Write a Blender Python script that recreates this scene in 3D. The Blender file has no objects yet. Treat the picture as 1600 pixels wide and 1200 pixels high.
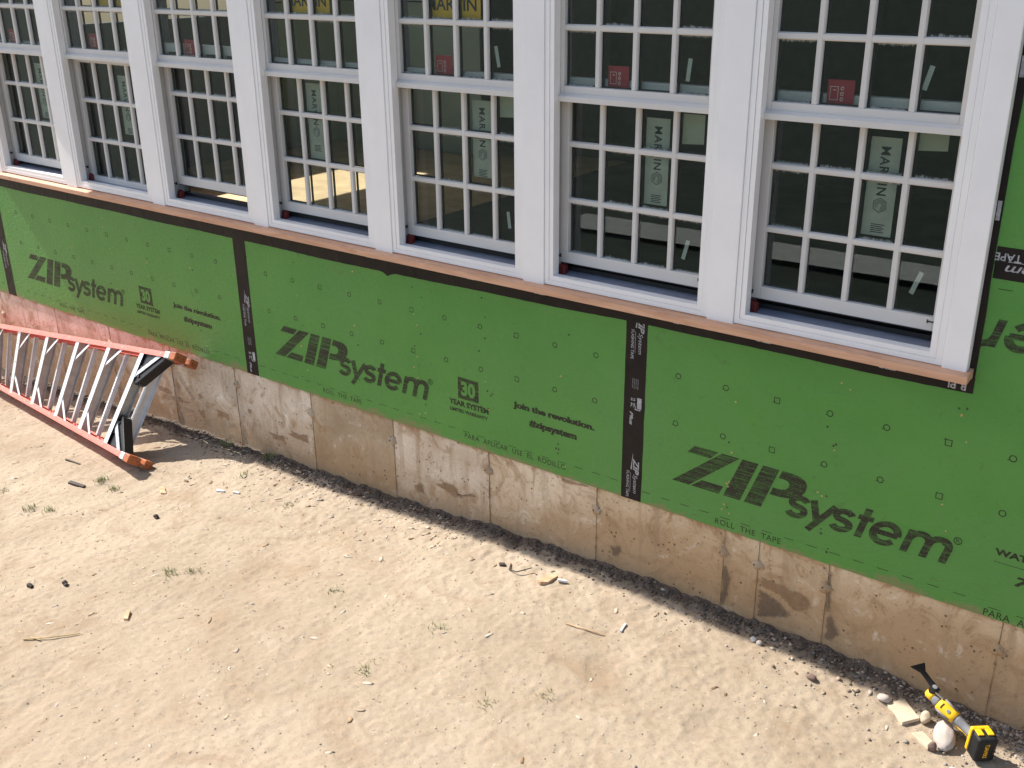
import bpy, math, random
import numpy as np
from mathutils import Vector, Matrix

random.seed(7)
rng = np.random.default_rng(11)
S = bpy.context.scene
COL = S.collection

# ------------------------------------------------------------------ camera, sky, sun, exposure
cam_d = bpy.data.cameras.new('camera')
cam = bpy.data.objects.new('camera', cam_d)
COL.objects.link(cam)
yaw, pitch, roll = -0.65380, -0.38891, -0.01014
fwd = Vector((math.sin(yaw) * math.cos(pitch), math.cos(yaw) * math.cos(pitch), math.sin(pitch)))
rgt = fwd.cross(Vector((0, 0, 1))).normalized()
upv = rgt.cross(fwd)
r2 = rgt * math.cos(roll) + upv * math.sin(roll)
u2 = -rgt * math.sin(roll) + upv * math.cos(roll)
cam.matrix_world = Matrix(((r2.x, u2.x, -fwd.x, 4.41273), (r2.y, u2.y, -fwd.y, -3.39630),
                           (r2.z, u2.z, -fwd.z, 2.12591), (0, 0, 0, 1)))
cam_d.sensor_width = 36.0
cam_d.lens = 1642.98 / 1600 * 36.0
cam_d.clip_start, cam_d.clip_end = 0.05, 600
S.camera = cam

SUN_L = Vector((0.945, 0.075, -1.0)).normalized()          # the way the light travels
elev = math.asin(-SUN_L.z)
azim = math.atan2(-SUN_L.x, -SUN_L.y)
world = bpy.data.worlds.new('World')
S.world = world
world.use_nodes = True
wn = world.node_tree
sky = wn.nodes.new('ShaderNodeTexSky')
sky.sky_type = 'NISHITA'
sky.sun_disc = False
sky.sun_elevation = elev
sky.sun_rotation = azim
sky.air_density, sky.dust_density, sky.ozone_density = 1.0, 2.2, 0.6
wn.links.new(sky.outputs[0], wn.nodes['Background'].inputs[0])
wn.nodes['Background'].inputs[1].default_value = 0.115
sun_d = bpy.data.lights.new('sun', 'SUN')
sun_d.energy, sun_d.angle, sun_d.color = 4.5, math.radians(0.5), (1.0, 0.96, 0.90)
sun = bpy.data.objects.new('sun', sun_d)
sun.rotation_euler = SUN_L.to_track_quat('-Z', 'Y').to_euler()
COL.objects.link(sun)
S.view_settings.view_transform = 'Standard'
S.view_settings.look = 'None'
S.view_settings.exposure = 0.87
S.view_settings.gamma = 1.0
S.view_settings.use_curve_mapping = False

# ------------------------------------------------------------------ helpers
WLOC = {}

def link(o, parent=None):
    COL.objects.link(o)
    if parent is not None:
        o.parent = parent
    return o

def tag(o, label=None, cat=None, group=None, kind=None):
    for k, v in (('label', label), ('category', cat), ('group', group), ('kind', kind)):
        if v:
            o[k] = v
    return o

def thing(name, loc, label, cat, group=None):
    o = bpy.data.objects.new(name, None)
    o.empty_display_size = 0.1
    o.location = loc
    link(o)
    WLOC[o.name] = Vector(loc)
    return tag(o, label, cat, group)

class MB:
    """Collects simple shapes; build() links them as one mesh object."""
    def __init__(s):
        s.v, s.f = [], []
    def add(s, vs, fs):
        n = len(s.v)
        s.v += [tuple(p) for p in vs]
        s.f += [tuple(i + n for i in f) for f in fs]
        return s
    def box(s, x0, x1, y0, y1, z0, z1):
        return s.add([(x0, y0, z0), (x1, y0, z0), (x1, y1, z0), (x0, y1, z0), (x0, y0, z1), (x1, y0, z1), (x1, y1, z1), (x0, y1, z1)],
                     [(0, 3, 2, 1), (4, 5, 6, 7), (0, 1, 5, 4), (1, 2, 6, 5), (2, 3, 7, 6), (3, 0, 4, 7)])
    def obox(s, o, ax, ay, az, lo, hi):
        vs = []
        for k in (lo[2], hi[2]):
            for i, j in ((lo[0], lo[1]), (hi[0], lo[1]), (hi[0], hi[1]), (lo[0], hi[1])):
                vs.append(Vector(o) + ax * i + ay * j + az * k)
        return s.add(vs, [(0, 3, 2, 1), (4, 5, 6, 7), (0, 1, 5, 4), (1, 2, 6, 5), (2, 3, 7, 6), (3, 0, 4, 7)])
    def hexa(s, lo4, hi4):
        return s.add(list(lo4) + list(hi4), [(0, 3, 2, 1), (4, 5, 6, 7), (0, 1, 5, 4), (1, 2, 6, 5), (2, 3, 7, 6), (3, 0, 4, 7)])
    def prism(s, poly, y0, y1):                 # polygon in (x, z), counter-clockwise seen from -y
        n = len(poly)
        vs = [(x, y0, z) for x, z in poly] + [(x, y1, z) for x, z in poly]
        fs = [tuple(range(n)), tuple(range(2 * n - 1, n - 1, -1))]
        fs += [(i, i + n, (i + 1) % n + n, (i + 1) % n) for i in range(n)]
        return s.add(vs, fs)
    def oprism(s, o, ax, ay, az, poly, t0, t1):   # polygon in the (ax, ay) plane, thick along az
        n = len(poly)
        vs = [Vector(o) + ax * x + ay * y + az * t0 for x, y in poly] + [Vector(o) + ax * x + ay * y + az * t1 for x, y in poly]
        fs = [tuple(range(n - 1, -1, -1)), tuple(range(n, 2 * n))]
        fs += [(i, (i + 1) % n, (i + 1) % n + n, i + n) for i in range(n)]
        return s.add(vs, fs)
    def loft(s, rings, cap=True):
        n = len(rings[0])
        vs = [p for r in rings for p in r]
        fs = []
        for k in range(len(rings) - 1):
            for i in range(n):
                j = (i + 1) % n
                fs.append((k * n + i, k * n + j, (k + 1) * n + j, (k + 1) * n + i))
        if cap:
            fs.append(tuple(range(n - 1, -1, -1)))
            m = (len(rings) - 1) * n
            fs.append(tuple(range(m, m + n)))
        return s.add(vs, fs)
    def cyl(s, p0, p1, r, n=12, r1=None):
        p0, p1 = Vector(p0), Vector(p1)
        d = (p1 - p0).normalized()
        a = d.orthogonal().normalized()
        b = d.cross(a)
        rings = []
        for p, q in ((p0, r), (p1, r if r1 is None else r1)):
            rings.append([p + a * (q * math.cos(2 * math.pi * i / n)) + b * (q * math.sin(2 * math.pi * i / n)) for i in range(n)])
        return s.loft(rings)
    def build(s, name, m, parent=None, smooth=False, bevel=0.0, seg=2):
        off = Vector((0, 0, 0))
        if parent is not None:
            off = WLOC.get(parent.name, off)
        me = bpy.data.meshes.new(name)
        me.from_pydata([Vector(p) - off for p in s.v], [], s.f)
        me.update()
        if m is not None:
            me.materials.append(m)
        if smooth:
            me.polygons.foreach_set('use_smooth', [True] * len(me.polygons))
        o = link(bpy.data.objects.new(name, me), parent)
        WLOC[o.name] = off
        if bevel:
            b = o.modifiers.new('bevel', 'BEVEL')
            b.width, b.segments, b.limit_method, b.angle_limit = bevel, seg, 'ANGLE', math.radians(35)
        return o

def copy_tree(o, parent=None):
    c = o.copy()
    COL.objects.link(c)
    if parent is not None:
        c.parent = parent
    for ch in list(o.children):
        copy_tree(ch, c)
    return c

# ---- node materials
def new_mat(name):
    m = bpy.data.materials.new(name)
    m.use_nodes = True
    nt = m.node_tree
    return m, nt, nt.nodes['Principled BSDF']

def nd(nt, typ, ins=None, **kw):
    n = nt.nodes.new(typ)
    for k, v in kw.items():
        setattr(n, k, v)
    for k, v in (ins or {}).items():
        if hasattr(v, 'is_output'):
            nt.links.new(v, n.inputs[k])
        else:
            n.inputs[k].default_value = v
    return n

def coords(nt, scale=(1, 1, 1), kind='Object'):
    t = nd(nt, 'ShaderNodeTexCoord')
    mp = nd(nt, 'ShaderNodeMapping', {'Vector': t.outputs[kind], 'Scale': scale})
    return mp.outputs[0]

def noise(nt, scale, detail=4, rough=0.55, vec=None, dist=0.0):
    ins = {'Scale': scale, 'Detail': detail, 'Roughness': rough, 'Distortion': dist}
    if vec is not None:
        ins['Vector'] = vec
    return nd(nt, 'ShaderNodeTexNoise', ins).outputs[0]

def ramp(nt, fac, p0, p1, c0=(0, 0, 0, 1), c1=(1, 1, 1, 1)):
    r = nd(nt, 'ShaderNodeValToRGB', {'Fac': fac})
    e = r.color_ramp.elements
    e[0].position, e[1].position = p0, p1
    e[0].color, e[1].color = c0, c1
    return r.outputs[0]

def mix(nt, fac, a, b, blend='MIX'):
    n = nd(nt, 'ShaderNodeMix', data_type='RGBA', blend_type=blend)
    for sock, v in ((n.inputs[0], fac), (n.inputs[6], a), (n.inputs[7], b)):
        if hasattr(v, 'is_output'):
            nt.links.new(v, sock)
        else:
            sock.default_value = v if not isinstance(v, tuple) or len(v) == 4 else (*v, 1)
    return n.outputs[2]

def mth(nt, op, a, b=0.0, clamp=False):
    n = nd(nt, 'ShaderNodeMath', operation=op, use_clamp=clamp)
    for i, v in enumerate((a, b)):
        if hasattr(v, 'is_output'):
            nt.links.new(v, n.inputs[i])
        else:
            n.inputs[i].default_value = v
    return n.outputs[0]

def bump(nt, h, strength, distance=0.002, prev=None):
    ins = {'Height': h, 'Strength': strength, 'Distance': distance}
    if prev is not None:
        ins['Normal'] = prev
    return nd(nt, 'ShaderNodeBump', ins).outputs[0]

def c4(c):
    return (*c, 1)

def simple(name, col, rough=0.5, metal=0.0, var=0.12, scale=14, bscale=90, bstr=0.15, spec=0.5, bdist=0.001):
    m, nt, p = new_mat(name)
    v = coords(nt)
    n1 = noise(nt, scale, 6, 0.6, v)
    lo = tuple(x * (1 - var) for x in col)
    hi = tuple(min(1, x * (1 + var)) for x in col)
    nt.links.new(ramp(nt, n1, 0.35, 0.65, c4(lo), c4(hi)), p.inputs['Base Color'])
    nt.links.new(mth(nt, 'ADD', mth(nt, 'MULTIPLY', n1, 0.16), rough - 0.08), p.inputs['Roughness'])
    p.inputs['Metallic'].default_value = metal
    p.inputs['Specular IOR Level'].default_value = spec
    if bstr:
        nt.links.new(bump(nt, noise(nt, bscale, 3, 0.5, v), bstr, bdist), p.inputs['Normal'])
    return m

M = {}
M['trim'] = simple('white_trim_paint', (0.90, 0.88, 0.865), 0.42, var=0.025, scale=5, bscale=160, bstr=0.05)
M['casing'] = simple('white_casing_board', (0.90, 0.875, 0.865), 0.5, var=0.03, scale=4, bscale=120, bstr=0.06)
M['sash'] = simple('sash_paint', (0.66, 0.63, 0.60), 0.4, var=0.03, scale=6, bscale=150, bstr=0.04)
M['sill_grey'] = simple('grey_window_sill', (0.225, 0.25, 0.31), 0.4, var=0.12, scale=12)
M['liner'] = simple('grey_jamb_liner', (0.45, 0.44, 0.42), 0.5, var=0.05)
M['black_rubber'] = simple('black_weatherstrip', (0.012, 0.012, 0.013), 0.6, var=0.2)
M['red_block'] = simple('dark_red_plastic', (0.17, 0.02, 0.018), 0.6, var=0.1)
M['red_tag'] = simple('red_card', (0.36, 0.022, 0.045), 0.6, var=0.06)
M['tag_print'] = simple('pale_tag_print', (0.70, 0.55, 0.52), 0.6, var=0.05)
M['paper'] = simple('translucent_label_paper', (0.40, 0.43, 0.36), 0.7, var=0.10, scale=18)
M['paper_ink'] = simple('label_ink', (0.015, 0.022, 0.03), 0.6, var=0.1)
M['yellow_card'] = simple('yellow_card', (0.72, 0.42, 0.02), 0.6, var=0.08)
M['slip'] = simple('pale_slip', (0.50, 0.55, 0.50), 0.6, var=0.08)
M['note'] = simple('paper_note', (0.42, 0.45, 0.34), 0.75, var=0.08, scale=10)
M['alu'] = simple('aluminium', (0.80, 0.80, 0.81), 0.42, metal=0.55, var=0.06, scale=24, bscale=200, bstr=0.1)
M['alu_shaded'] = simple('shaded_aluminium', (0.52, 0.49, 0.46), 0.45, metal=0.35, var=0.12, scale=24, bscale=200, bstr=0.1)  # darker copy of the aluminium: shade of the tread undersides put into colour
M['fibre'] = simple('red_fibreglass', (0.80, 0.205, 0.155), 0.5, var=0.10, scale=22, bscale=220, bstr=0.15)
M['rubber'] = simple('orange_rubber_foot', (0.36, 0.10, 0.03), 0.6, var=0.22, scale=40)
M['black_plastic'] = simple('black_plastic', (0.010, 0.010, 0.011), 0.35, var=0.2, scale=40)
M['galv'] = simple('galvanised_strap', (0.50, 0.51, 0.53), 0.45, metal=0.6, var=0.25, scale=60)
M['tool_yellow'] = simple('yellow_tool_plastic', (0.80, 0.45, 0.008), 0.5, var=0.06, scale=30, bscale=200)
M['battery_black'] = simple('battery_plastic', (0.014, 0.014, 0.015), 0.62, var=0.2, scale=40, bscale=260, bstr=0.3, spec=0.3)
M['tool_grey'] = simple('grey_tool_grip', (0.19, 0.19, 0.20), 0.55, var=0.12, scale=50, bscale=300)
M['steel'] = simple('bright_steel', (0.6, 0.6, 0.6), 0.25, metal=1.0, var=0.1)
M['blade'] = simple('blackened_steel', (0.018, 0.018, 0.022), 0.4, metal=0.4, var=0.2)
M['stone'] = simple('pale_stone', (0.42, 0.36, 0.315), 0.85, var=0.14, scale=16, bscale=70, bstr=0.4)
M['stone_grey'] = simple('grey_stone', (0.36, 0.34, 0.33), 0.85, var=0.2, scale=18, bscale=70, bstr=0.4)
M['stone_brown'] = simple('brown_stone', (0.17, 0.11, 0.085), 0.8, var=0.25, scale=18, bscale=70, bstr=0.4)
M['tan_slab'] = simple('tan_slab', (0.52, 0.42, 0.30), 0.85, var=0.10, scale=20, bscale=60, bstr=0.4)
M['chip'] = simple('split_wood', (0.50, 0.33, 0.19), 0.8, var=0.25, scale=30)
M['dark_wood'] = simple('dark_wet_wood', (0.045, 0.03, 0.024), 0.7, var=0.3, scale=30)
M['white_scrap'] = simple('white_plastic_scrap', (0.62, 0.61, 0.60), 0.6, var=0.05)
M['straw'] = simple('dry_straw', (0.50, 0.36, 0.18), 0.8, var=0.2)
M['grass'] = simple('young_grass', (0.20, 0.225, 0.075), 0.7, var=0.35, scale=30, bstr=0)
M['nail'] = simple('brass_nail_head', (0.45, 0.33, 0.16), 0.4, metal=0.5, var=0.3, scale=200, bstr=0)
M['nail_dark'] = simple('dark_nail_head', (0.03, 0.035, 0.02), 0.6, var=0.2, bstr=0)
M['shingle'] = simple('roof_board', (0.30, 0.29, 0.28), 0.8, var=0.15)
M['mint'] = simple('mint_wallboard', (0.42, 0.56, 0.50), 0.8, var=0.06, scale=3)
M['ply'] = simple('plywood_floor', (0.74, 0.54, 0.31), 0.7, var=0.16, scale=5)
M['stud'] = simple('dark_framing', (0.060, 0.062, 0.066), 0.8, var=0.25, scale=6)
M['lawn'] = simple('lawn', (0.032, 0.040, 0.026), 0.9, var=0.4, scale=3, bscale=30, bstr=0.6)
M['gravel_path'] = simple('gravel_path', (0.42, 0.40, 0.37), 0.9, var=0.15, scale=20)

def mk_green():
    m, nt, p = new_mat('green_sheathing')
    v = coords(nt)
    n1 = noise(nt, 2.2, 5, 0.6, v)
    n2 = noise(nt, 26, 5, 0.65, v, 0.6)
    c = ramp(nt, n1, 0.3, 0.7, (0.079, 0.256, 0.046, 1), (0.099, 0.288, 0.055, 1))
    c = mix(nt, ramp(nt, n2, 0.62, 0.78), c, (0.078, 0.170, 0.040))
    fade = noise(nt, 0.9, 4, 0.6, coords(nt, (1, 1, 1.6)), 0.8)
    c = mix(nt, mth(nt, 'MULTIPLY', ramp(nt, fade, 0.46, 0.66), 0.35), c, (0.125, 0.275, 0.085))
    scuff = noise(nt, 5, 6, 0.7, coords(nt, (0.5, 1, 2.2)), 1.2)
    c = mix(nt, mth(nt, 'MULTIPLY', ramp(nt, scuff, 0.66, 0.74), 0.35), c, (0.16, 0.21, 0.09))
    sep = nd(nt, 'ShaderNodeSeparateXYZ', {0: v})
    mud = mth(nt, 'ADD', mth(nt, 'MULTIPLY', sep.outputs[2], -7.0), mth(nt, 'ADD', noise(nt, 14, 6, 0.7, v, 0.5), noise(nt, 3, 3, 0.5, v)))
    c = mix(nt, mth(nt, 'MULTIPLY', ramp(nt, mud, 0.86, 1.15), 0.55), c, (0.27, 0.19, 0.105))
    scr = noise(nt, 1.0, 3, 0.6, coords(nt, (60, 1, 2.5)), 0.4)
    c = mix(nt, mth(nt, 'MULTIPLY', ramp(nt, scr, 0.70, 0.78), 0.30), c, (0.20, 0.34, 0.17))
    nt.links.new(c, p.inputs['Base Color'])
    p.inputs['Roughness'].default_value = 0.42
    p.inputs['Specular IOR Level'].default_value = 0.36
    fl = noise(nt, 34, 4, 0.6, coords(nt, (1, 1, 1.6)), 0.8)
    b1 = bump(nt, fl, 1.0, 0.0042)
    nt.links.new(bump(nt, noise(nt, 150, 2, 0.5, v), 0.25, 0.0006, b1), p.inputs['Normal'])
    return m
M['green'] = mk_green()

def mk_ink(name, k):
    m, nt, p = new_mat(name)
    v = coords(nt, (5, 5, 130))
    st = noise(nt, 1.0, 4, 0.7, v)
    sp = noise(nt, 130, 2, 0.6, coords(nt))
    gone = mth(nt, 'ADD', mth(nt, 'MULTIPLY', ramp(nt, st, 0.48, 0.68), k), mth(nt, 'MULTIPLY', ramp(nt, sp, 0.55, 0.7), 0.35), True)
    nt.links.new(mix(nt, gone, (0.028, 0.026, 0.017), (0.090, 0.26, 0.050)), p.inputs['Base Color'])
    p.inputs['Roughness'].default_value = 0.6
    p.inputs['Specular IOR Level'].default_value = 0.3
    return m
M['ink'] = mk_ink('worn_black_print', 0.55)
M['ink_fine'] = mk_ink('fine_black_print', 0.12)

def mk_tape():
    m, nt, p = new_mat('black_flashing_tape')
    v = coords(nt)
    n1 = noise(nt, 6, 5, 0.6, v)
    c = ramp(nt, n1, 0.3, 0.75, (0.009, 0.0075, 0.007, 1), (0.025, 0.018, 0.015, 1))
    dust = noise(nt, 30, 6, 0.7, v, 0.8)
    c = mix(nt, mth(nt, 'MULTIPLY', ramp(nt, dust, 0.6, 0.8), 0.18), c, (0.14, 0.12, 0.10))
    nt.links.new(c, p.inputs['Base Color'])
    p.inputs['Roughness'].default_value = 0.5
    p.inputs['Specular IOR Level'].default_value = 0.2
    b1 = bump(nt, noise(nt, 9, 5, 0.6, v, 0.9), 0.9, 0.006)
    nt.links.new(bump(nt, noise(nt, 70, 2, 0.5, v), 0.2, 0.001, b1), p.inputs['Normal'])
    return m
M['tape'] = mk_tape()
M['tape_print'] = simple('grey_tape_print', (0.36, 0.36, 0.38), 0.6, var=0.25, scale=60, bstr=0)

def mk_sill():
    m, nt, p = new_mat('cedar_sill')
    v = coords(nt, (1.5, 14, 14))
    n1 = noise(nt, 2.5, 6, 0.65, v, 0.8)
    c = ramp(nt, n1, 0.3, 0.7, (0.52, 0.27, 0.16, 1), (0.74, 0.44, 0.285, 1))
    d = noise(nt, 22, 4, 0.6, coords(nt, (0.5, 1, 1)))
    c = mix(nt, mth(nt, 'MULTIPLY', ramp(nt, d, 0.62, 0.74), 0.5), c, (0.36, 0.16, 0.09))
    nt.links.new(c, p.inputs['Base Color'])
    p.inputs['Roughness'].default_value = 0.65
    nt.links.new(bump(nt, n1, 0.3, 0.0015), p.inputs['Normal'])
    return m
M['sill'] = mk_sill()

def mk_concrete():
    m, nt, p = new_mat('stained_concrete')
    v = coords(nt)
    info = nd(nt, 'ShaderNodeObjectInfo')
    n1 = noise(nt, 2.6, 8, 0.62, v, 0.4)
    n2 = noise(nt, 8.5, 8, 0.70, v, 1.2)
    base = ramp(nt, n1, 0.32, 0.70, (0.54, 0.425, 0.31, 1), (0.82, 0.725, 0.60, 1))
    base = mix(nt, 1.0, base, info.outputs['Color'], 'MULTIPLY')
    sep = nd(nt, 'ShaderNodeSeparateXYZ', {0: v})
    top = mth(nt, 'SUBTRACT', sep.outputs[2], 0.7)
    depth = mth(nt, 'MULTIPLY', top, -1.0)
    splash = mth(nt, 'ADD', depth, mth(nt, 'MULTIPLY', n1, 0.55))
    splash = mth(nt, 'ADD', splash, mth(nt, 'MULTIPLY', noise(nt, 1.1, 3, 0.5, v), 0.42))
    splash = mth(nt, 'ADD', splash, mth(nt, 'MULTIPLY', n2, 0.30))
    side = nd(nt, 'ShaderNodeMapRange', {'Value': sep.outputs[0], 'From Min': 0.8, 'From Max': 2.0, 'To Min': 0.0, 'To Max': 0.14})
    splash = mth(nt, 'ADD', splash, side.outputs[0])              # more silt was thrown up at the right-hand end
    c = mix(nt, mth(nt, 'MULTIPLY', ramp(nt, splash, 0.80, 1.06), 0.80), base, (0.43, 0.27, 0.14))
    drip = noise(nt, 1.0, 5, 0.6, coords(nt, (16, 16, 1.6)), 0.3)
    c = mix(nt, mth(nt, 'MULTIPLY', ramp(nt, drip, 0.52, 0.68), 0.62), c, (0.37, 0.255, 0.155))
    rust = mth(nt, 'ADD', mth(nt, 'MULTIPLY', top, 9.0), mth(nt, 'MULTIPLY', n2, 1.2))
    c = mix(nt, mth(nt, 'MULTIPLY', ramp(nt, rust, 0.42, 0.66), 0.7), c, (0.36, 0.16, 0.06))
    sp = noise(nt, 60, 4, 0.7, v, 0.5)
    c = mix(nt, mth(nt, 'MULTIPLY', ramp(nt, n2, 0.52, 0.63), 0.60), c, (0.36, 0.225, 0.12))
    c = mix(nt, mth(nt, 'MULTIPLY', ramp(nt, n2, 0.30, 0.42, (1, 1, 1, 1), (0, 0, 0, 1)), 0.5), c, (0.88, 0.81, 0.71))
    c = mix(nt, mth(nt, 'MULTIPLY', ramp(nt, sp, 0.58, 0.70), 0.6), c, (0.17, 0.105, 0.065))
    vo = nd(nt, 'ShaderNodeTexVoronoi', {'Vector': v, 'Scale': 38.0}).outputs[0]
    gate = ramp(nt, noise(nt, 7, 3, 0.5, v), 0.52, 0.60)
    pit = mth(nt, 'MULTIPLY', ramp(nt, vo, 0.10, 0.20, (1, 1, 1, 1), (0, 0, 0, 1)), gate)
    c = mix(nt, mth(nt, 'MULTIPLY', pit, 0.75), c, (0.08, 0.055, 0.035))
    nt.links.new(c, p.inputs['Base Color'])
    p.inputs['Roughness'].default_value = 0.85
    p.inputs['Specular IOR Level'].default_value = 0.25
    # rough form face
    h = mth(nt, 'SUBTRACT', mth(nt, 'ADD', mth(nt, 'MULTIPLY', n2, 0.5), mth(nt, 'MULTIPLY', sp, 0.35)), pit)
    nt.links.new(bump(nt, h, 0.9, 0.006), p.inputs['Normal'])
    return m
M['concrete'] = mk_concrete()

def mk_stain(name, col, opacity):
    m, nt, p = new_mat(name)
    v = coords(nt)
    n1 = noise(nt, 30, 6, 0.7, v, 0.6)
    c = ramp(nt, n1, 0.3, 0.7, c4(tuple(x * 0.75 for x in col)), c4(tuple(x * 1.2 for x in col)))
    nt.links.new(c, p.inputs['Base Color'])
    p.inputs['Roughness'].default_value = 0.8
    tr = nd(nt, 'ShaderNodeBsdfTransparent')
    at = nd(nt, 'ShaderNodeAttribute', attribute_name='edge')
    cov = mth(nt, 'MULTIPLY', ramp(nt, mth(nt, 'ADD', at.outputs['Fac'], mth(nt, 'MULTIPLY', mth(nt, 'SUBTRACT', noise(nt, 34, 7, 0.72, v, 0.8), 0.5), 2.2)), 0.22, 0.85), opacity)
    ms = nd(nt, 'ShaderNodeMixShader', {0: mth(nt, 'SUBTRACT', 1.0, cov)})
    nt.links.new(p.outputs[0], ms.inputs[1])
    nt.links.new(tr.outputs[0], ms.inputs[2])
    nt.links.new(ms.outputs[0], nt.nodes['Material Output'].inputs[0])
    return m
M['stain'] = mk_stain('mud_stain', (0.34, 0.21, 0.115), 0.68)
M['stain_dark'] = mk_stain('damp_stain', (0.19, 0.13, 0.085), 0.62)

def mk_soil():
    m, nt, p = new_mat('sandy_soil')
    v = coords(nt)
    n0 = noise(nt, 0.7, 6, 0.62, v, 0.5)
    n1 = noise(nt, 3.6, 9, 0.68, v, 0.9)
    n2 = noise(nt, 55, 6, 0.7, v)
    n3 = noise(nt, 260, 3, 0.6, v)
    c = ramp(nt, n0, 0.33, 0.68, (0.312, 0.244, 0.174, 1), (0.425, 0.344, 0.256, 1))
    c = mix(nt, mth(nt, 'MULTIPLY', ramp(nt, n1, 0.50, 0.70), 0.7), c, (0.27, 0.19, 0.12))
    c = mix(nt, mth(nt, 'MULTIPLY', ramp(nt, n1, 0.28, 0.42, (1, 1, 1, 1), (0, 0, 0, 1)), 0.4), c, (0.46, 0.385, 0.30))
    c = mix(nt, mth(nt, 'MULTIPLY', ramp(nt, n2, 0.53, 0.70), 0.6), c, (0.23, 0.165, 0.11))
    c = mix(nt, mth(nt, 'MULTIPLY', ramp(nt, n3, 0.57, 0.72), 0.55), c, (0.19, 0.14, 0.10))
    vo = nd(nt, 'ShaderNodeTexVoronoi', {'Vector': v, 'Scale': 48.0})
    fleck = mth(nt, 'MULTIPLY', ramp(nt, vo.outputs[0], 0.10, 0.16, (1, 1, 1, 1), (0, 0, 0, 1)), ramp(nt, noise(nt, 21, 2, 0.5, v), 0.58, 0.64))
    c = mix(nt, mth(nt, 'MULTIPLY', fleck, 0.7), c, (0.62, 0.56, 0.49))
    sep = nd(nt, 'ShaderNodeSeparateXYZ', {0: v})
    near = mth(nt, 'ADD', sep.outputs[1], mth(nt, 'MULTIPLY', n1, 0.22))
    c = mix(nt, mth(nt, 'MULTIPLY', ramp(nt, near, -0.02, 0.06), 0.8), c, (0.078, 0.064, 0.055))  # deepens the wall's shadow strip in the soil colour itself
    nt.links.new(c, p.inputs['Base Color'])
    p.inputs['Roughness'].default_value = 0.92
    p.inputs['Specular IOR Level'].default_value = 0.15
    b1 = bump(nt, n2, 0.55, 0.006)
    nt.links.new(bump(nt, n3, 0.5, 0.0025, b1), p.inputs['Normal'])
    return m
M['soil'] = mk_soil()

def mk_island(name, stops, rough=0.85):
    m, nt, p = new_mat(name)
    g = nd(nt, 'ShaderNodeNewGeometry')
    r = nd(nt, 'ShaderNodeValToRGB', {'Fac': g.outputs['Random Per Island']})
    e = r.color_ramp.elements
    e[0].position, e[0].color = 0.0, c4(stops[0])
    e[1].position, e[1].color = 1.0, c4(stops[-1])
    for i, s_ in enumerate(stops[1:-1]):
        k = e.new((i + 1) / (len(stops) - 1))
        k.color = c4(s_)
    nt.links.new(r.outputs[0], p.inputs['Base Color'])
    p.inputs['Roughness'].default_value = rough
    p.inputs['Specular IOR Level'].default_value = 0.2
    return m
M['gravel'] = mk_island('mixed_gravel', [(0.17, 0.13, 0.095), (0.30, 0.23, 0.165), (0.38, 0.30, 0.22), (0.24, 0.215, 0.195), (0.48, 0.42, 0.355)])
M['clods'] = mk_island('soil_clods', [(0.085, 0.065, 0.05), (0.12, 0.095, 0.072), (0.17, 0.13, 0.098), (0.10, 0.082, 0.07)])  # dark tones carry the wall's shadow strip into the clod colour
M['litter'] = mk_island('litter_chips', [(0.36, 0.25, 0.15), (0.16, 0.09, 0.055), (0.42, 0.32, 0.22), (0.30, 0.26, 0.22), (0.5, 0.42, 0.33), (0.46, 0.38, 0.30)])

def mk_glass():
    m, nt, p = new_mat('window_glass')
    out = nt.nodes['Material Output']
    nt.nodes.remove(p)
    lw = nd(nt, 'ShaderNodeLayerWeight', {'Blend': 0.5})        # Schlick reflectance, the same for either face of the pane
    fac = mth(nt, 'ADD', 0.050, mth(nt, 'MULTIPLY', mth(nt, 'POWER', lw.outputs['Facing'], 5.0), 0.95), True)
    tr = nd(nt, 'ShaderNodeBsdfTransparent', {'Color': (0.84, 0.87, 0.855, 1)})
    gl = nd(nt, 'ShaderNodeBsdfGlossy', {'Color': (0.9, 0.97, 0.95, 1), 'Roughness': 0.0})
    v = coords(nt)
    nt.links.new(bump(nt, noise(nt, 5, 2, 0.5, v), 0.03, 0.002), gl.inputs['Normal'])
    ms = nd(nt, 'ShaderNodeMixShader', {0: fac})
    nt.links.new(tr.outputs[0], ms.inputs[1])
    nt.links.new(gl.outputs[0], ms.inputs[2])
    # tape residue along the edges of some panes
    info = nd(nt, 'ShaderNodeObjectInfo')
    gen = nd(nt, 'ShaderNodeTexCoord').outputs['Generated']
    sp = nd(nt, 'ShaderNodeSeparateXYZ', {0: gen})
    ez = mth(nt, 'ABSOLUTE', mth(nt, 'SUBTRACT', sp.outputs[2], 0.5))
    off = nd(nt, 'ShaderNodeVectorMath', {0: gen, 1: info.outputs['Random']}, operation='ADD')
    st = noise(nt, 1.0, 3, 0.6, nd(nt, 'ShaderNodeMapping', {'Vector': off.outputs[0], 'Scale': (22, 1, 3)}).outputs[0])
    edge = mth(nt, 'ADD', ez, mth(nt, 'MULTIPLY', mth(nt, 'SUBTRACT', st, 0.5), 0.16))
    resid = mth(nt, 'MULTIPLY', ramp(nt, edge, 0.455, 0.475), mth(nt, 'GREATER_THAN', info.outputs['Random'], 0.45))
    ex = mth(nt, 'ABSOLUTE', mth(nt, 'SUBTRACT', sp.outputs[0], 0.5))
    resid = mth(nt, 'MULTIPLY', resid, mth(nt, 'LESS_THAN', ex, 0.40))
    df = nd(nt, 'ShaderNodeBsdfDiffuse', {'Color': (0.55, 0.56, 0.52, 1)})
    m2 = nd(nt, 'ShaderNodeMixShader', {0: mth(nt, 'MULTIPLY', resid, 0.42)})
    nt.links.new(ms.outputs[0], m2.inputs[1])
    nt.links.new(df.outputs[0], m2.inputs[2])
    nt.links.new(m2.outputs[0], out.inputs[0])
    return m
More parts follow.
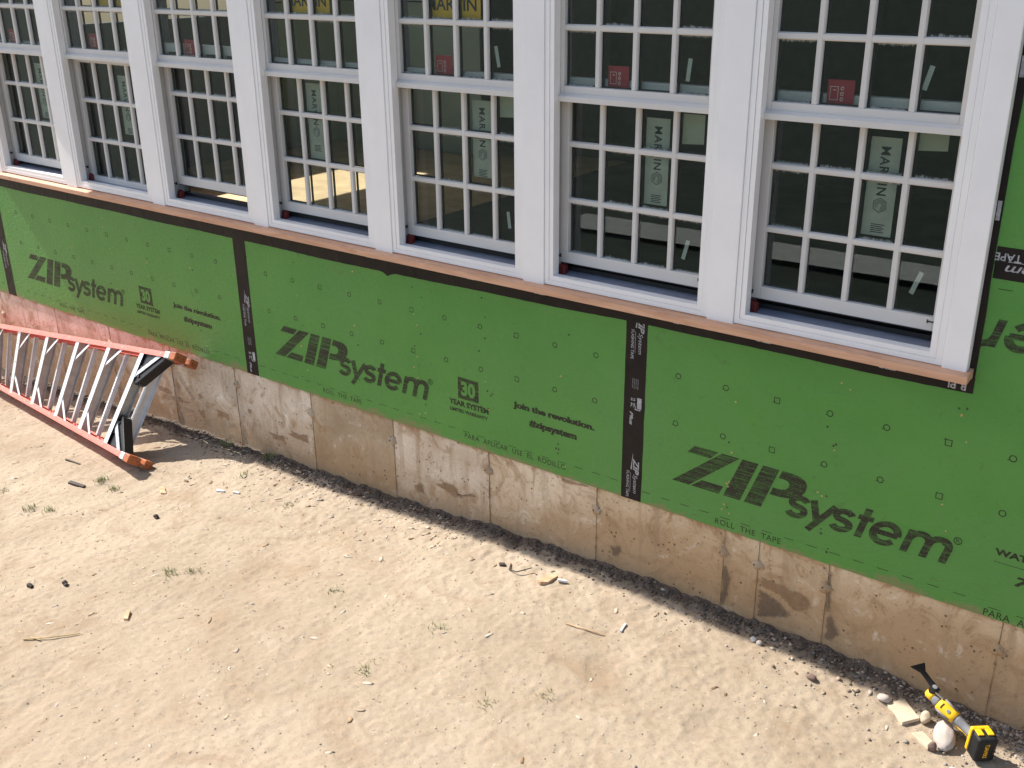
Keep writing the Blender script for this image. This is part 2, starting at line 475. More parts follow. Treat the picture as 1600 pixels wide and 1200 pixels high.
M['glass'] = mk_glass()

# ---- lettering
_tc = {}
def glyphs(text, bold=0.0, shear=0.0, space=1.0):
    key = (text, bold, shear, space)
    if key not in _tc:
        cu = bpy.data.curves.new('lettering', 'FONT')
        cu.body, cu.offset, cu.shear, cu.space_character, cu.resolution_u = text, bold, shear, space, 4
        ob = bpy.data.objects.new('lettering', cu)
        COL.objects.link(ob)
        dg = bpy.context.evaluated_depsgraph_get()
        me = bpy.data.meshes.new_from_object(ob.evaluated_get(dg))
        vs = [(v.co.x, v.co.y) for v in me.vertices]
        fs = [tuple(p.vertices) for p in me.polygons]
        bpy.data.objects.remove(ob)
        bpy.data.curves.remove(cu)
        bpy.data.meshes.remove(me)
        xs, ys = [v[0] for v in vs], [v[1] for v in vs]
        _tc[key] = (vs, fs, min(xs), max(xs), min(ys), max(ys))
    return _tc[key]

def text2d(text, u0, u1, v0, v1, bold=0.0, shear=0.0, space=1.0):
    vs, fs, a, b, c, d = glyphs(text, bold, shear, space)
    return [(u0 + (x - a) / (b - a) * (u1 - u0), v0 + (y - c) / (d - c) * (v1 - v0)) for x, y in vs], fs

def sheet(mb, vf, fn):
    vs, fs = vf
    mb.add([fn(u, v) for u, v in vs], fs)

def stroke(pts, w):
    """a ribbon of even width along a 2D line, as verts and quads"""
    P = [Vector(p) for p in pts]
    vs, fs = [], []
    n = len(P)
    for i in range(n):
        if i == 0:
            d = (P[1] - P[0]).normalized(); k = 1
        elif i == n - 1:
            d = (P[-1] - P[-2]).normalized(); k = 1
        else:
            d1, d2 = (P[i] - P[i - 1]).normalized(), (P[i + 1] - P[i]).normalized()
            d = (d1 + d2).normalized(); k = 1 / max(0.5, d.dot(d1))
        nn = Vector((-d.y, d.x)) * (w / 2 * k)
        vs += [tuple(P[i] + nn), tuple(P[i] - nn)]
    for i in range(n - 1):
        fs.append((2 * i + 1, 2 * i + 3, 2 * i + 2, 2 * i))
    return vs, fs

def arc(cx, cy, rx, ry, a0, a1, n=14):
    return [(cx + rx * math.cos(math.radians(a0 + (a1 - a0) * i / n)), cy + ry * math.sin(math.radians(a0 + (a1 - a0) * i / n))) for i in range(n + 1)]

def logo_shapes():
    """the slanted three-letter block mark and the lower-case word, in metres on the panel"""
    out = []
    quad = lambda *p: out.append((list(p), [(3, 2, 1, 0)]))
    quad((0.318, 0.342), (0.420, 0.342), (0.388, 0.307), (0.286, 0.307))
    quad((0.436, 0.342), (0.510, 0.342), (0.303, 0.166), (0.226, 0.166))
    quad((0.358, 0.203), (0.451, 0.203), (0.434, 0.166), (0.312, 0.166))
    quad((0.521, 0.342), (0.588, 0.342), (0.524, 0.166), (0.452, 0.166))
    quad((0.606, 0.342), (0.672, 0.342), (0.612, 0.166), (0.541, 0.166))
    o = [(0.684, 0.342), (0.725, 0.342), (0.756, 0.337), (0.776, 0.325), (0.784, 0.309), (0.780, 0.284), (0.766, 0.262), (0.744, 0.246), (0.716, 0.236), (0.680, 0.231), (0.642, 0.231)]
    h = [(0.672, 0.309), (0.690, 0.309), (0.704, 0.307), (0.713, 0.302), (0.716, 0.294), (0.714, 0.283), (0.708, 0.274), (0.698, 0.268), (0.686, 0.265), (0.670, 0.264), (0.653, 0.264)]
    n = len(o)
    out.append((o + h, [(i, i + n, i + 1 + n, i + 1)[::1] for i in range(n - 1)]))
    # the word: letters with x-height 1, then scaled and slanted
    w = 0.25
    L = []
    def letter(strokes, x):
        for s_ in strokes:
            L.append(([(px + x, py) for px, py in s_[0]], s_[1]))
    S_ = arc(0.36, 0.74, 0.26, 0.21, 25, 180, 10)[0:10] + arc(0.36, 0.74, 0.26, 0.22, 180, 250, 5)
    S_ = arc(0.36, 0.715, 0.27, 0.20, 20, 235, 14) + arc(0.36, 0.30, 0.29, 0.21, 60, -160, 14)
    letter([(S_, w)], 0.0)
    letter([([(0.02, 1.0), (0.40, 0.10)], w), ([(0.82, 1.0), (0.20, -0.36)], w)], 0.78)
    letter([(S_, w)], 1.62)
    letter([([(0.24, 1.32), (0.24, 0.0)], w), ([(0.0, 0.90), (0.52, 0.90)], w * 0.9)], 2.42)
    letter([(arc(0.48, 0.5, 0.40, 0.42, 0, 322, 24), w), ([(0.12, 0.50), (0.90, 0.50)], w * 0.85)], 2.98)
    letter([([(0.10, 1.0), (0.10, 0.0)], w), (arc(0.42, 0.62, 0.31, 0.31, 180, 0, 12) + [(0.73, 0.0)], w), (arc(1.05, 0.62, 0.31, 0.31, 180, 0, 12) + [(1.36, 0.0)], w)], 4.12)
    sx = (1.310 - 0.722) / 5.55
    sz = 0.094
    for pts, ww in L:
        vs, fs = stroke(pts, ww)
        out.append(([(0.706 + x * sx + y * sz * 0.27, 0.166 + y * sz) for x, y in vs], fs))
    vs, fs = stroke(arc(1.328, 0.268, 0.013, 0.013, 0, 360, 18), 0.003)
    out.append((vs, fs))
    sh = text2d('R', 1.322, 1.335, 0.261, 0.275)
    out.append(sh)
    return out
LOGO = logo_shapes()

# ------------------------------------------------------------------ ground
def vnoise(x, y, cell, seed):
    r = np.random.default_rng(seed)
    g = r.random((256, 256))
    fx, fy = x / cell, y / cell
    ix, iy = np.floor(fx).astype(int), np.floor(fy).astype(int)
    tx, ty = fx - ix, fy - iy
    tx, ty = tx * tx * (3 - 2 * tx), ty * ty * (3 - 2 * ty)
    a, b = g[ix % 256, iy % 256], g[(ix + 1) % 256, iy % 256]
    c, d = g[ix % 256, (iy + 1) % 256], g[(ix + 1) % 256, (iy + 1) % 256]
    return (a * (1 - tx) + b * tx) * (1 - ty) + (c * (1 - tx) + d * tx) * ty - 0.5

WALLX = [-6, -2.9, -1.2, -0.87, -0.17, 0.30, 1.05, 1.67, 2.26, 2.87, 3.31, 3.82, 4.05, 6]
WALLZ = [-0.78, -0.632, -0.530, -0.508, -0.484, -0.452, -0.436, -0.390, -0.360, -0.362, -0.366, -0.392, -0.402, -0.44]

PRINTS = [(0.55, -0.62, .4), (0.95, -0.88, .2), (1.42, -0.98, .5), (2.35, -0.72, .15), (2.75, -0.55, .35), (1.75, -1.55, 2.7), (2.25, -1.35, 2.9), (0.30, -1.12, 1.2),
          (2.9, -0.92, .6), (1.2, -0.45, .1), (3.2, -0.62, .5), (-0.15, -1.0, .9), (1.05, -1.75, .3), (1.9, -0.52, 2.5)]      # faint boot marks

def ground_z(x, y):
    x, y = np.asarray(x, float), np.asarray(y, float)
    base = np.interp(x, WALLX, WALLZ)
    k = np.clip(-y, 0, 10)
    lft = np.clip((1.2 - x) / 1.6, 0, 1)
    z = base - (0.012 + 0.030 * lft) * (1 - np.exp(-k / 0.16)) + 0.016 * lft * np.exp(-((k - 0.16) / 0.09) ** 2)
    rough = 0.30 + 1.2 * np.exp(-k / 0.16)
    z = z + 0.014 * vnoise(x, y, 0.75, 1) * np.clip(k / 0.4, 0.2, 1) + 0.006 * vnoise(x, y, 0.23, 2) * (0.5 + 0.5 * rough)
    z = z + rough * (0.012 * vnoise(x, y, 0.085, 3) + 0.010 * np.abs(vnoise(x, y, 0.045, 4)) + 0.010 * vnoise(x, y, 0.024, 5)) + 0.003 * vnoise(x, y, 0.019, 6) * (k > 0.02)
    crumbly = np.clip(vnoise(x, y, 0.42, 9) * 4 - 0.5, 0, 1)             # patches of loose, scuffed soil
    z = z + crumbly * (0.0045 * np.abs(vnoise(x, y, 0.05, 10)) + 0.0045 * vnoise(x, y, 0.026, 11))
    for bx, by, ba in PRINTS:
        u = ((x - bx) * math.cos(ba) + (y - by) * math.sin(ba)) / 0.135
        v = (-(x - bx) * math.sin(ba) + (y - by) * math.cos(ba)) / (0.046 - 0.008 * np.clip(u, -1, 1))
        d = u ** 4 + v ** 4
        z = z - 0.0022 * np.clip(1.25 - d, 0, 1) * (0.88 + 0.12 * np.sign(np.sin(u * 16))) + 0.0012 * np.exp(-((d - 1.5) / 0.5) ** 2)
    dips = vnoise(x, y, 0.15, 8)
    z = z - 0.008 * np.clip(dips - 0.22, 0, 1) * 3
    return z

def gz(x, y):
    return float(ground_z(np.array([x]), np.array([y]))[0])

def grid_mesh(name, xs, ys, zf, m):
    X, Y = np.meshgrid(xs, ys)
    Z = zf(X, Y)
    nx, ny = len(xs), len(ys)
    co = np.stack([X, Y, Z], -1).reshape(-1, 3).astype(np.float32)
    i = np.arange(ny - 1)[:, None] * nx + np.arange(nx - 1)[None, :]
    q = np.stack([i, i + 1, i + 1 + nx, i + nx], -1).reshape(-1, 4)
    me = bpy.data.meshes.new(name)
    me.vertices.add(len(co)); me.vertices.foreach_set('co', co.ravel())
    me.loops.add(q.size); me.loops.foreach_set('vertex_index', q.ravel().astype(np.int32))
    me.polygons.add(len(q))
    me.polygons.foreach_set('loop_start', np.arange(0, q.size, 4, dtype=np.int32))
    me.polygons.foreach_set('loop_total', np.full(len(q), 4, dtype=np.int32))
    me.polygons.foreach_set('use_smooth', np.ones(len(q), bool))
    me.update()
    me.materials.append(m)
    return link(bpy.data.objects.new(name, me))

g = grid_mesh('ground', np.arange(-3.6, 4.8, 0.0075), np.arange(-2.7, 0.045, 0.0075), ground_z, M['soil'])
tag(g, kind='structure')
far = MB()
far.add([(-40, -4.7, -1.0), (40, -4.7, -0.62), (40, -2.66, -0.62), (-40, -2.66, -1.0)], [(0, 1, 2, 3)])
far.add([(-40, -2.66, -1.0), (-3.58, -2.66, -0.76), (-3.58, 0.02, -0.76), (-40, 0.02, -1.0)], [(0, 1, 2, 3)])
far.add([(4.78, -2.66, -0.50), (40, -2.66, -0.62), (40, 0.02, -0.62), (4.78, 0.02, -0.50)], [(0, 1, 2, 3)])
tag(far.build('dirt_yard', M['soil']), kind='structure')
tag(MB().add([(-250, -250, -1.03), (250, -250, -0.66), (250, -4.65, -0.66), (-250, -4.65, -1.03)], [(0, 1, 2, 3)]).build('lawn', M['lawn']), kind='structure')
tag(MB().add([(-2.5, -7.0, -0.80), (12, -7.0, -0.73), (12, -6.35, -0.73), (-2.5, -6.35, -0.80)], [(0, 1, 2, 3)]).build('path', M['gravel_path']), kind='structure')

# ------------------------------------------------------------------ house: framing, sheathing, tape
house = thing('house_wall', (0.7, 0.02, 0.0), 'green sheathed house wall taped in black with a row of white windows', 'wall')
XL = [-2.225 + 0.846 * i for i in range(7)]
XL = [-2.225, -1.379, -0.531, 0.315, 1.161, 2.0060, 2.8515]
WW = 0.7365
W_LEFT, W_RIGHT = -2.36, 3.668
core = MB()
core.box(-4.9, 6.0, 0.013, 0.14, 0.001, 0.84)
core.box(-4.9, W_LEFT + 0.05, 0.013, 0.14, 0.84, 3.2)
core.box(W_RIGHT - 0.05, 6.0, 0.013, 0.14, 0.84, 3.2)
core.box(W_LEFT + 0.05, W_RIGHT - 0.05, 0.013, 0.14, 2.42, 3.2)
for i in range(6):
    core.box(XL[i] + WW + 0.002, XL[i + 1] - 0.002, 0.013, 0.14, 0.84, 2.42)
core.build('framing', M['stud'], house)

TX = [-4.9, -2.470, 0.022, 2.432, 4.872, 6.0]
polys = [
    [(TX[0], 0), (TX[1] - 0.002, 0), (TX[1] - 0.002, 1.219), (TX[0], 1.219)],
    [(TX[1], 0), (TX[2] - 0.002, 0), (TX[2] - 0.002, 0.835), (TX[1], 0.835)],
    [(TX[2], 0), (TX[3] - 0.002, 0), (TX[3] - 0.002, 0.835), (TX[2], 0.835)],
    [(TX[3], 0), (TX[4] - 0.002, 0), (TX[4] - 0.002, 1.226), (3.64, 1.226), (3.64, 0.835), (TX[3], 0.835)],
    [(TX[4], 0), (TX[5], 0), (TX[5], 1.226), (TX[4], 1.226)],
    [(3.64, 1.230), (TX[5], 1.230), (TX[5], 2.45), (3.64, 2.45)],
    [(TX[0], 1.222), (-2.30, 1.222), (-2.30, 3.2), (TX[0], 3.2)],
    [(-2.298, 2.42), (3.638, 2.42), (3.638, 3.2), (-2.298, 3.2)],
]
panels = [MB().prism(p, 0.0, 0.012).build('sheathing_panel', M['green'], house) for p in polys]
panels[1]['label'] = 'green sheathing panel crossed by the slanting edge of sunlight'
panels[2]['label'] = 'green sheathing panel between the two black seam tapes'
panels[3]['label'] = 'green sheathing panel wrapping the lower right corner of the windows'
panels[5]['label'] = 'upper green sheathing panel beside the right end casing'

PY = -0.0003
def on(x0, z0):
    return lambda u, v: (x0 + u, PY, z0 + v)

def print_panel(panel, x0, z0, pieces):
    f = on(x0, z0)
    if 'logo' in pieces:
        b = MB()
        for q_, s_ in enumerate(LOGO):
            sheet(b, s_, lambda u, v, q_=q_: (x0 + u, PY - 0.00004 * q_, z0 + v))
        b.build('printed_logo', M['ink'], panel)
    if 'badge' in pieces:
        b = MB()
        # black square with the number left open: drawn as a frame of ink round the figure
        fr = [(1.497, 0.229, 1.619, 0.243), (1.497, 0.321, 1.619, 0.335), (1.497, 0.243, 1.513, 0.321), (1.603, 0.243, 1.619, 0.321)]
        for a, c, d, e in fr:
            sheet(b, ([(a, c), (d, c), (d, e), (a, e)], [(0, 1, 2, 3)]), f)
        b.build('printed_badge', M['ink'], panel)
        b = MB()
        sheet(b, ([(1.513, 0.243), (1.603, 0.243), (1.603, 0.321), (1.513, 0.321)], [(0, 1, 2, 3)]), f)
        b.build('badge_ground', M['ink'], panel)
        b = MB()
        f2 = lambda u, v: (x0 + u, PY * 3, z0 + v)
        sheet(b, text2d('30', 1.516, 1.600, 0.246, 0.318, 0.045), f2)
        b.build('badge_number', M['green'], panel)
        b = MB()
        sheet(b, text2d('YEAR SYSTEM', 1.440, 1.676, 0.189, 0.218, 0.05), f)
        sheet(b, text2d('LIMITED WARRANTY', 1.445, 1.671, 0.157, 0.175, 0.05), f)
        b.build('printed_warranty', M['ink_fine'], panel)
    if 'slogan' in pieces:
        b = MB()
        for k in range(3):                           # struck three times over, a hair apart, for weight
            fk = lambda u, v, k=k: (x0 + u + 0.0021 * (k - 1), PY - 0.00004 * k, z0 + v)
            sheet(b, text2d('Join the revolution.', 1.817, 2.243, 0.255, 0.294, 0.032), fk)
            sheet(b, text2d('#zipsystem', 1.905, 2.154, 0.186, 0.227, 0.032), fk)
        b.build('printed_slogan', M['ink_fine'], panel)
    if 'edge' in pieces:
        b = MB()
        r0, pa = pieces['edge']
        if r0 is not None:
            sheet(b, text2d('ROLL  THE  TAPE', r0, r0 + 0.277, 0.032, 0.057, 0.004, space=1.1), f)
        if pa:
            sheet(b, text2d(pa.replace(' ', '  '), 1.531, 2.101, 0.035, 0.061, 0.004, space=1.1), f)
        b.build('printed_edge_text', M['ink_fine'], panel)
    if 'dash' in pieces:
        b = MB()
        a0, a1 = pieces['dash']
        u = 0.089
        while u < 2.38:
            if a0 <= u and u + 0.04 <= a1:
                b.box(x0 + u, x0 + u + 0.040, PY, PY + 0.0001, z0 + 0.0665, z0 + 0.0690)
            u += 0.0895
        b.build('guide_dashes', M['ink_fine'], panel)

def marks(panel, x0, cols, rows, skip=()):
    b = MB()
    for i in cols:
        for r, z in enumerate(rows):
            if (i, r) in skip:
                continue
            x = x0 + 0.2032 * i + random.uniform(-.002, .002)
            if i % 3 == 0:
                sq = [(-.0105, -.0105), (.0105, -.0105), (.0105, .0105), (-.0105, .0105), (-.0105, -.0105)]
                sheet(b, stroke([(x + p, z + q) for p, q in sq], 0.0032), on(0, 0))
            else:
                sheet(b, stroke(arc(x, z, .0108, .0108, 20, 380, 14), 0.0036), on(0, 0))
            if random.random() < 0.5:
                sheet(b, stroke([(x - 0.017, z - 0.008), (x - 0.005, z - 0.0065)], 0.002), on(0, 0))
    b.build('nail_guide_marks', M['ink_fine'], panel)

def nails(panel, x0, x1, z1, n, seed):
    r = random.Random(seed)
    b, d = MB(), MB()
    studs = [x0 + 0.02 + 0.406 * k for k in range(int((x1 - x0) / 0.406) + 1)]
    for _ in range(n):
        x = r.choice(studs) + r.gauss(0, 0.02)
        z = r.uniform(0.03, z1)
        if not x0 + .06 < x < x1 - .06:
            continue
        (b if r.random() < 0.45 else d).cyl((x, -0.0012, z), (x, 0.001, z), r.uniform(0.003, 0.0048), 7)
    if b.v:
        b.build('brass_nail_heads', M['nail'], panel)['kind'] = 'stuff'
    if d.v:
        d.build('dark_nail_heads', M['nail_dark'], panel)['kind'] = 'stuff'

ZR = (0.402, 0.604)
print_panel(panels[0], TX[0] - 0.02, 0, {'slogan': 1, 'edge': (None, 'PARA APLICAR USE EL RODILLO'), 'dash': (0, 2.4)})
print_panel(panels[1], -2.452, 0, {'logo': 1, 'badge': 1, 'slogan': 1, 'edge': (0.575, 'PARA APLICAR USE EL RODILLO'), 'dash': (0.1, 2.40)})
print_panel(panels[2], 0.0, 0, {'logo': 1, 'badge': 1, 'slogan': 1, 'edge': (0.580, 'PARA APLICAR USE EL RODILLO'), 'dash': (0, 2.37)})
print_panel(panels[3], 2.395, -0.015, {'logo': 1, 'edge': (0.427, None), 'dash': (0.06, 1.40)})
b = MB()
f3 = on(2.395, -0.015)
sheet(b, text2d('WATER RESISTIVE', 1.447, 1.795, 0.259, 0.285, 0.05), f3)
sheet(b, text2d('7/16', 1.523, 1.665, 0.163, 0.203, 0.04, 0.2), f3)
sheet(b, ([(1.449, 0.233), (1.81, 0.233), (1.81, 0.235), (1.449, 0.235)], [(0, 1, 2, 3)]), f3)
b.build('printed_rating', M['ink_fine'], panels[3])
b = MB()
sheet(b, text2d('PARA  APLICAR  USE  EL  RODILLO', 1.447, 2.017, 0.019, 0.046, 0.004, space=1.1), f3)
for k in range(5):
    b.box(2.395 + 1.46 + 0.0895 * k, 2.395 + 1.50 + 0.0895 * k, PY, PY + 0.0001, 0.038, 0.0405)
b.build('printed_edge_text', M['ink_fine'], panels[3])
# the upside-down mark along the panel's top edge
b = MB()
for q_, s_ in enumerate(LOGO):
    sheet(b, ([(2.0 * 2.395 + 2.44 - 0.0 - (u + 2.395) + 0.062, 1.219 - v) for u, v in s_[0]], s_[1]), lambda u, v, q_=q_: (u, PY - 0.00004 * q_, v))
b.build('printed_logo', M['ink'], panels[3])
b = MB()
for k in range(9):
    b.box(3.713 + 0.0895 * k, 3.755 + 0.0895 * k, PY, PY + 0.0001, 1.148, 1.1505)
b.build('guide_dashes', M['ink_fine'], panels[3])
marks(panels[1], -2.428, range(1, 12), ZR, {(1, 1)} and ())
marks(panels[2], 0.009, range(1, 12), ZR)
marks(panels[3], 2.421, range(1, 8), (0.400, 0.601))
marks(panels[3], 2.421, range(8, 11), (0.400, 0.601, 0.80))
for k, (a, c, zt, n) in enumerate(((TX[1], TX[2], .74, 40), (TX[2], TX[3], .74, 60), (TX[3], TX[4] - .9, .74, 44))):
    nails(panels[k + 1], a, c, zt, n, 5 + k)

# ---- seam tape
def wavy_tape(name, pts_lo, pts_hi, y, label=None, thick=0.0006):
    """a strip between two rows of (x, z) points, its edges a little uneven"""
    b = MB()
    n = len(pts_lo)
    poly = list(pts_lo) + list(pts_hi)[::-1]
    b.prism(poly, y - thick, y)
    o = b.build(name, M['tape'], house)
    if label:
        o['label'] = label
    return o

def vtape(xc, z0, z1, w=0.097, lean=0.0, label=None):
    r = random.Random(int(xc * 100))
    zs = np.linspace(z0, z1, 14)
    lo = [(xc - w / 2 + lean * z + r.uniform(-.0012, .0012), z) for z in zs]
    hi = [(xc + w / 2 + lean * z + r.uniform(-.0012, .0012), z) for z in zs]
    # counter-clockwise seen from the front: down the left edge is first
    return wavy_tape('seam_tape', hi, lo, -0.0001, label)

tA = vtape(-2.470, 0.0, 0.80, label='black seam tape in the sunlit patch at the left')
tB = vtape(0.022, 0.0, 0.80, label='black seam tape above the pale end of the foundation')
tC = vtape(2.432, 0.0, 0.80, label='widest looking black seam tape right of the slogan')
xs = np.linspace(-2.41, 3.691, 240)
r = random.Random(3)
lo = [(x, np.interp(x, [-2.4, 1.0, 2.4, 3.69], [0.757, 0.757, 0.780, 0.789]) + 0.0022 * math.sin(7 * x) * math.sin(2.3 * x) + r.uniform(-.0007, .0007) - 0.02 * max(0.0, 1 - abs(x - 1.09) / 0.035)) for x in xs]
hi = [(x, 0.846) for x in xs]
sill_tape = wavy_tape('sill_tape', lo, hi, -0.0009)
zs = np.linspace(0.846, 2.45, 16)
side_tape = wavy_tape('side_tape', [(3.690 + r.uniform(-.002, .002), z) for z in zs], [(3.62, z) for z in zs], -0.0009)
xs = np.linspace(3.6905, 6.0, 12)
joint_tape = wavy_tape('joint_tape', [(x, 1.180 + r.uniform(-.002, .002)) for x in xs], [(x, 1.281 + r.uniform(-.002, .002)) for x in xs], -0.0001)
end_tape = wavy_tape('side_tape', [(-2.335, z) for z in zs], [(-2.42, z) for z in zs], -0.0009)

def tape_print(tape, xc, z_logo, z_box):
    """text runs down the tape, letter tops towards +x"""
    b = MB()
    f = lambda u, v: (xc + v, -0.0012, -u)
    if z_logo is not None:
        for zt in (z_logo, z_logo + 0.62):
            t = -zt
            if zt > 0.9:
                continue
            sheet(b, text2d('ZIP', t + 0.020, t + 0.092, 0.006, 0.034, 0.03, 0.3), f)
            sheet(b, text2d('System', t + 0.092, t + 0.180, 0.004, 0.028, 0.0, 0.3), f)
            sheet(b, ([(t, 0.003), (t + 0.072, -0.006), (t + 0.072, 0.0), (t, 0.0045)], [(0, 1, 2, 3)]), f)
            sheet(b, ([(t + 0.088, -0.006), (t + 0.178, -0.006), (t + 0.178, -0.0045), (t + 0.088, -0.0045)], [(0, 1, 2, 3)]), f)
            sheet(b, text2d('FLASHING TAPE', t + 0.082, t + 0.205, -0.024, -0.011, 0.01), f)
    if z_box is not None:
        t = -z_box
        for k in range(4):
            sheet(b, text2d('SEE INSTRUCTIONS', t, t + 0.045 - 0.004 * (k % 2), 0.012 - 0.008 * k, 0.016 - 0.008 * k), f)
        sheet(b, ([(t + 0.080, 0.014), (t + 0.128, 0.014), (t + 0.128, 0.034), (t + 0.080, 0.034)], [(0, 1, 2, 3)]), f)
        sheet(b, ([(t + 0.118, 0.004), (t + 0.135, 0.004), (t + 0.135, 0.030), (t + 0.131, 0.030), (t + 0.131, 0.008), (t + 0.118, 0.008)], [(0, 1, 2, 3, 4, 5)]), f)
        for k in range(2):
            sheet(b, text2d('II R.', t + 0.085, t + 0.128, -0.004 - 0.012 * k, 0.004 - 0.012 * k, 0.03), f)
        sheet(b, text2d('Plus', t + 0.145, t + 0.205, -0.019, -0.003, 0.03, 0.3), f)
    b.build('tape_lettering', M['tape_print'], tape)

tape_print(tC, 2.432, 0.212, 0.545)
tape_print(tB, 0.022, 0.483, 0.215)
tape_print(tA, -2.470, 0.39, None)
b = MB()
fs_ = lambda u, v: (-u, -0.0019, -v)        # upside down
for x, wd in ((-1.15, .06), (-0.5, .05), (0.30, .07), (1.02, .07), (1.62, .05), (2.0, .07), (2.62, .03), (3.0, .07), (3.45, .07)):
    sheet(b, text2d('ZIP', -x, -x + wd, -0.836, -0.812, 0.03, 0.3), fs_)
for x in (-0.9, 0.15, 0.62, 1.33, 2.50, 3.21):
    sheet(b, ([(-x, -0.832), (-x + 0.045, -0.832), (-x + 0.045, -0.818), (-x, -0.818)], [(0, 1, 2, 3)]), fs_)
sheet(b, text2d('R PL', -3.668, -3.60, -0.823, -0.795, 0.02), fs_)
b.build('tape_lettering', M['tape_print'], sill_tape)
b = MB()
fj = lambda u, v: (-u, -0.0012, -v)
sheet(b, text2d('FLASHING TAPE', -3.93, -3.687, -1.263, -1.238, 0.015), fj)
sheet(b, text2d('system', -3.90, -3.722, -1.236, -1.203, 0.01, 0.3), fj)
sheet(b, ([(-3.90, -1.2385), (-3.728, -1.2385), (-3.728, -1.2365), (-3.90, -1.2365)], [(0, 1, 2, 3)]), fj)
b.build('tape_lettering', M['tape_print'], joint_tape)
b = MB()
for z in (1.36, 1.78):
    b.box(3.671, 3.683, -0.0022, -0.0018, z, z + 0.06)
b.build('tape_lettering', M['tape_print'], side_tape)

# ---- casing boards and sill
b = MB()
b.hexa([(-2.378, -0.064, 0.834), (3.682, -0.064, 0.838), (3.682, 0.012, 0.844), (-2.378, 0.012, 0.840)],
       [(-2.378, -0.064, 0.861), (3.682, -0.064, 0.866), (3.682, 0.012, 0.878), (-2.378, 0.012, 0.873)])
b.build('sill_board', M['sill'], house, bevel=0.003)
def casing(x0, x1, label=None):
    bb = MB().box(x0, x1, -0.034, 0.012, 0.868, 2.46)
    o = bb.build('casing_board', M['casing'], house, bevel=0.0025)
    if label:
        o['label'] = label
    return o
for i in range(6):
    casing(XL[i] + WW + 0.0010, XL[i + 1] - 0.0010)
casing(XL[6] + WW + 0.0010, W_RIGHT, 'white end casing board beside the black tape and green panel')
casing(W_LEFT, XL[0] - 0.0010, 'white end casing board at the far left')
MB().box(W_LEFT, W_RIGHT, -0.036, 0.012, 2.462, 2.60).build('head_casing', M['casing'], house, bevel=0.002)

# ---- roof over the wall: its eave keeps the wall in shade
roof = MB()
roof.box(-3.446, 7.5, -0.395, 0.16, 3.205, 3.40)
roof.box(-4.9, 7.5, 0.162, 6.0, 3.205, 3.40)
tag(roof.build('roof', M['shingle']), kind='structure')

# ---- the room behind the glass
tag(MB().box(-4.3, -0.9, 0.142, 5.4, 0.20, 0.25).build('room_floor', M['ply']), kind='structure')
tag(MB().box(-0.898, 4.9, 0.142, 5.4, 0.20, 0.249).build('room_floor', M['stud']), kind='structure')  # this part coloured dark to stand in for the room's shade
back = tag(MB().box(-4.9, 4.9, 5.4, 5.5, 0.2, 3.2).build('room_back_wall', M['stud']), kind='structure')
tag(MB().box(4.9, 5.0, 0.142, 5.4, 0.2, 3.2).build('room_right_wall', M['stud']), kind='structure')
w_ = MB()
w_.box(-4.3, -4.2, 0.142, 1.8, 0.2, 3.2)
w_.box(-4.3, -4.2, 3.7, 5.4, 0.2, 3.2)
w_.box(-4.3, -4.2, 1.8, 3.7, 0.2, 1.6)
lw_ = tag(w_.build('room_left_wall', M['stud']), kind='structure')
for k in range(4):
    MB().box(-4.199, -4.18, 3.7, 4.77, 0.26 + 0.72 * k, 0.965 + 0.72 * k).build('wall_board', M['mint'], lw_)
for k in range(4):
    MB().box(-4.19, -2.2, 4.78, 4.80, 0.26 + 0.72 * k, 0.965 + 0.72 * k).build('wall_board', M['mint'], back)
for k in range(3, 8):
    MB().box(-4.85 + 1.25 * k, -4.81 + 1.25 * k, 5.30, 5.39, 0.25, 3.2).build('wall_stud', M['stud'], back)
tag(MB().box(-1.75, -1.63, 1.6, 1.72, 0.25, 3.2).build('room_post', M['mint']), kind='structure')

# ------------------------------------------------------------------ foundation
fnd = thing('foundation_wall', (0.7, 0.02, -0.7), 'mud stained poured concrete foundation wall with form seams under the green sheathing', 'wall')
SEAMS = [-5.0, -3.75, -3.17, -2.66, -1.97, -1.36, -0.745, -0.150, 0.470, 1.062, 1.667, 2.261, 2.867, 3.015, 3.296, 3.909, 4.52, 6.0]
TINT = [.9, .9, .95, .92, .90, .88, .88, .94, .66, 1.06, 1.06, .96, .90, .95, .98, .98, .98, .98]
for i in range(len(SEAMS) - 1):
    dy = random.uniform(-.0012, .0012)
    o = MB().box(SEAMS[i] + 0.0015, SEAMS[i + 1] - 0.0015, 0.006 + dy, 0.2, -1.0, -0.001).build('concrete_bay', M['concrete'], fnd)
    t_ = TINT[i]
    warm = max(0.0, min(1.0, (SEAMS[i] - 1.0) / 1.3))           # the right-hand bays carry more tan silt
    if t_ < .7:
        warm = 0.8                                               # one bay stained brown all over
    o.color = (t_, t_ * (1.0 - 0.10 * warm), t_ * (1.0 - 0.27 * warm), 1)
    # the thin ragged fin left between two forms
    if i:
        fb = MB()
        zz = np.linspace(-0.8, -0.004, 40)
        rings = []
        for z in zz:
            w0 = random.uniform(0.001, 0.0028)
            pr_ = random.uniform(0.0, 0.004)
            rings.append([(SEAMS[i] - w0, 0.012, z), (SEAMS[i] + w0, 0.012, z), (SEAMS[i] + w0 * .4 + random.uniform(-.001, .001), 0.005 - pr_, z), (SEAMS[i] - w0 * .4, 0.005 - pr_, z)])
        fb.loft(rings)
        fo = fb.build('form_fin', M['concrete'], fnd)
        fo.color = (0.42, 0.38, 0.34, 1)
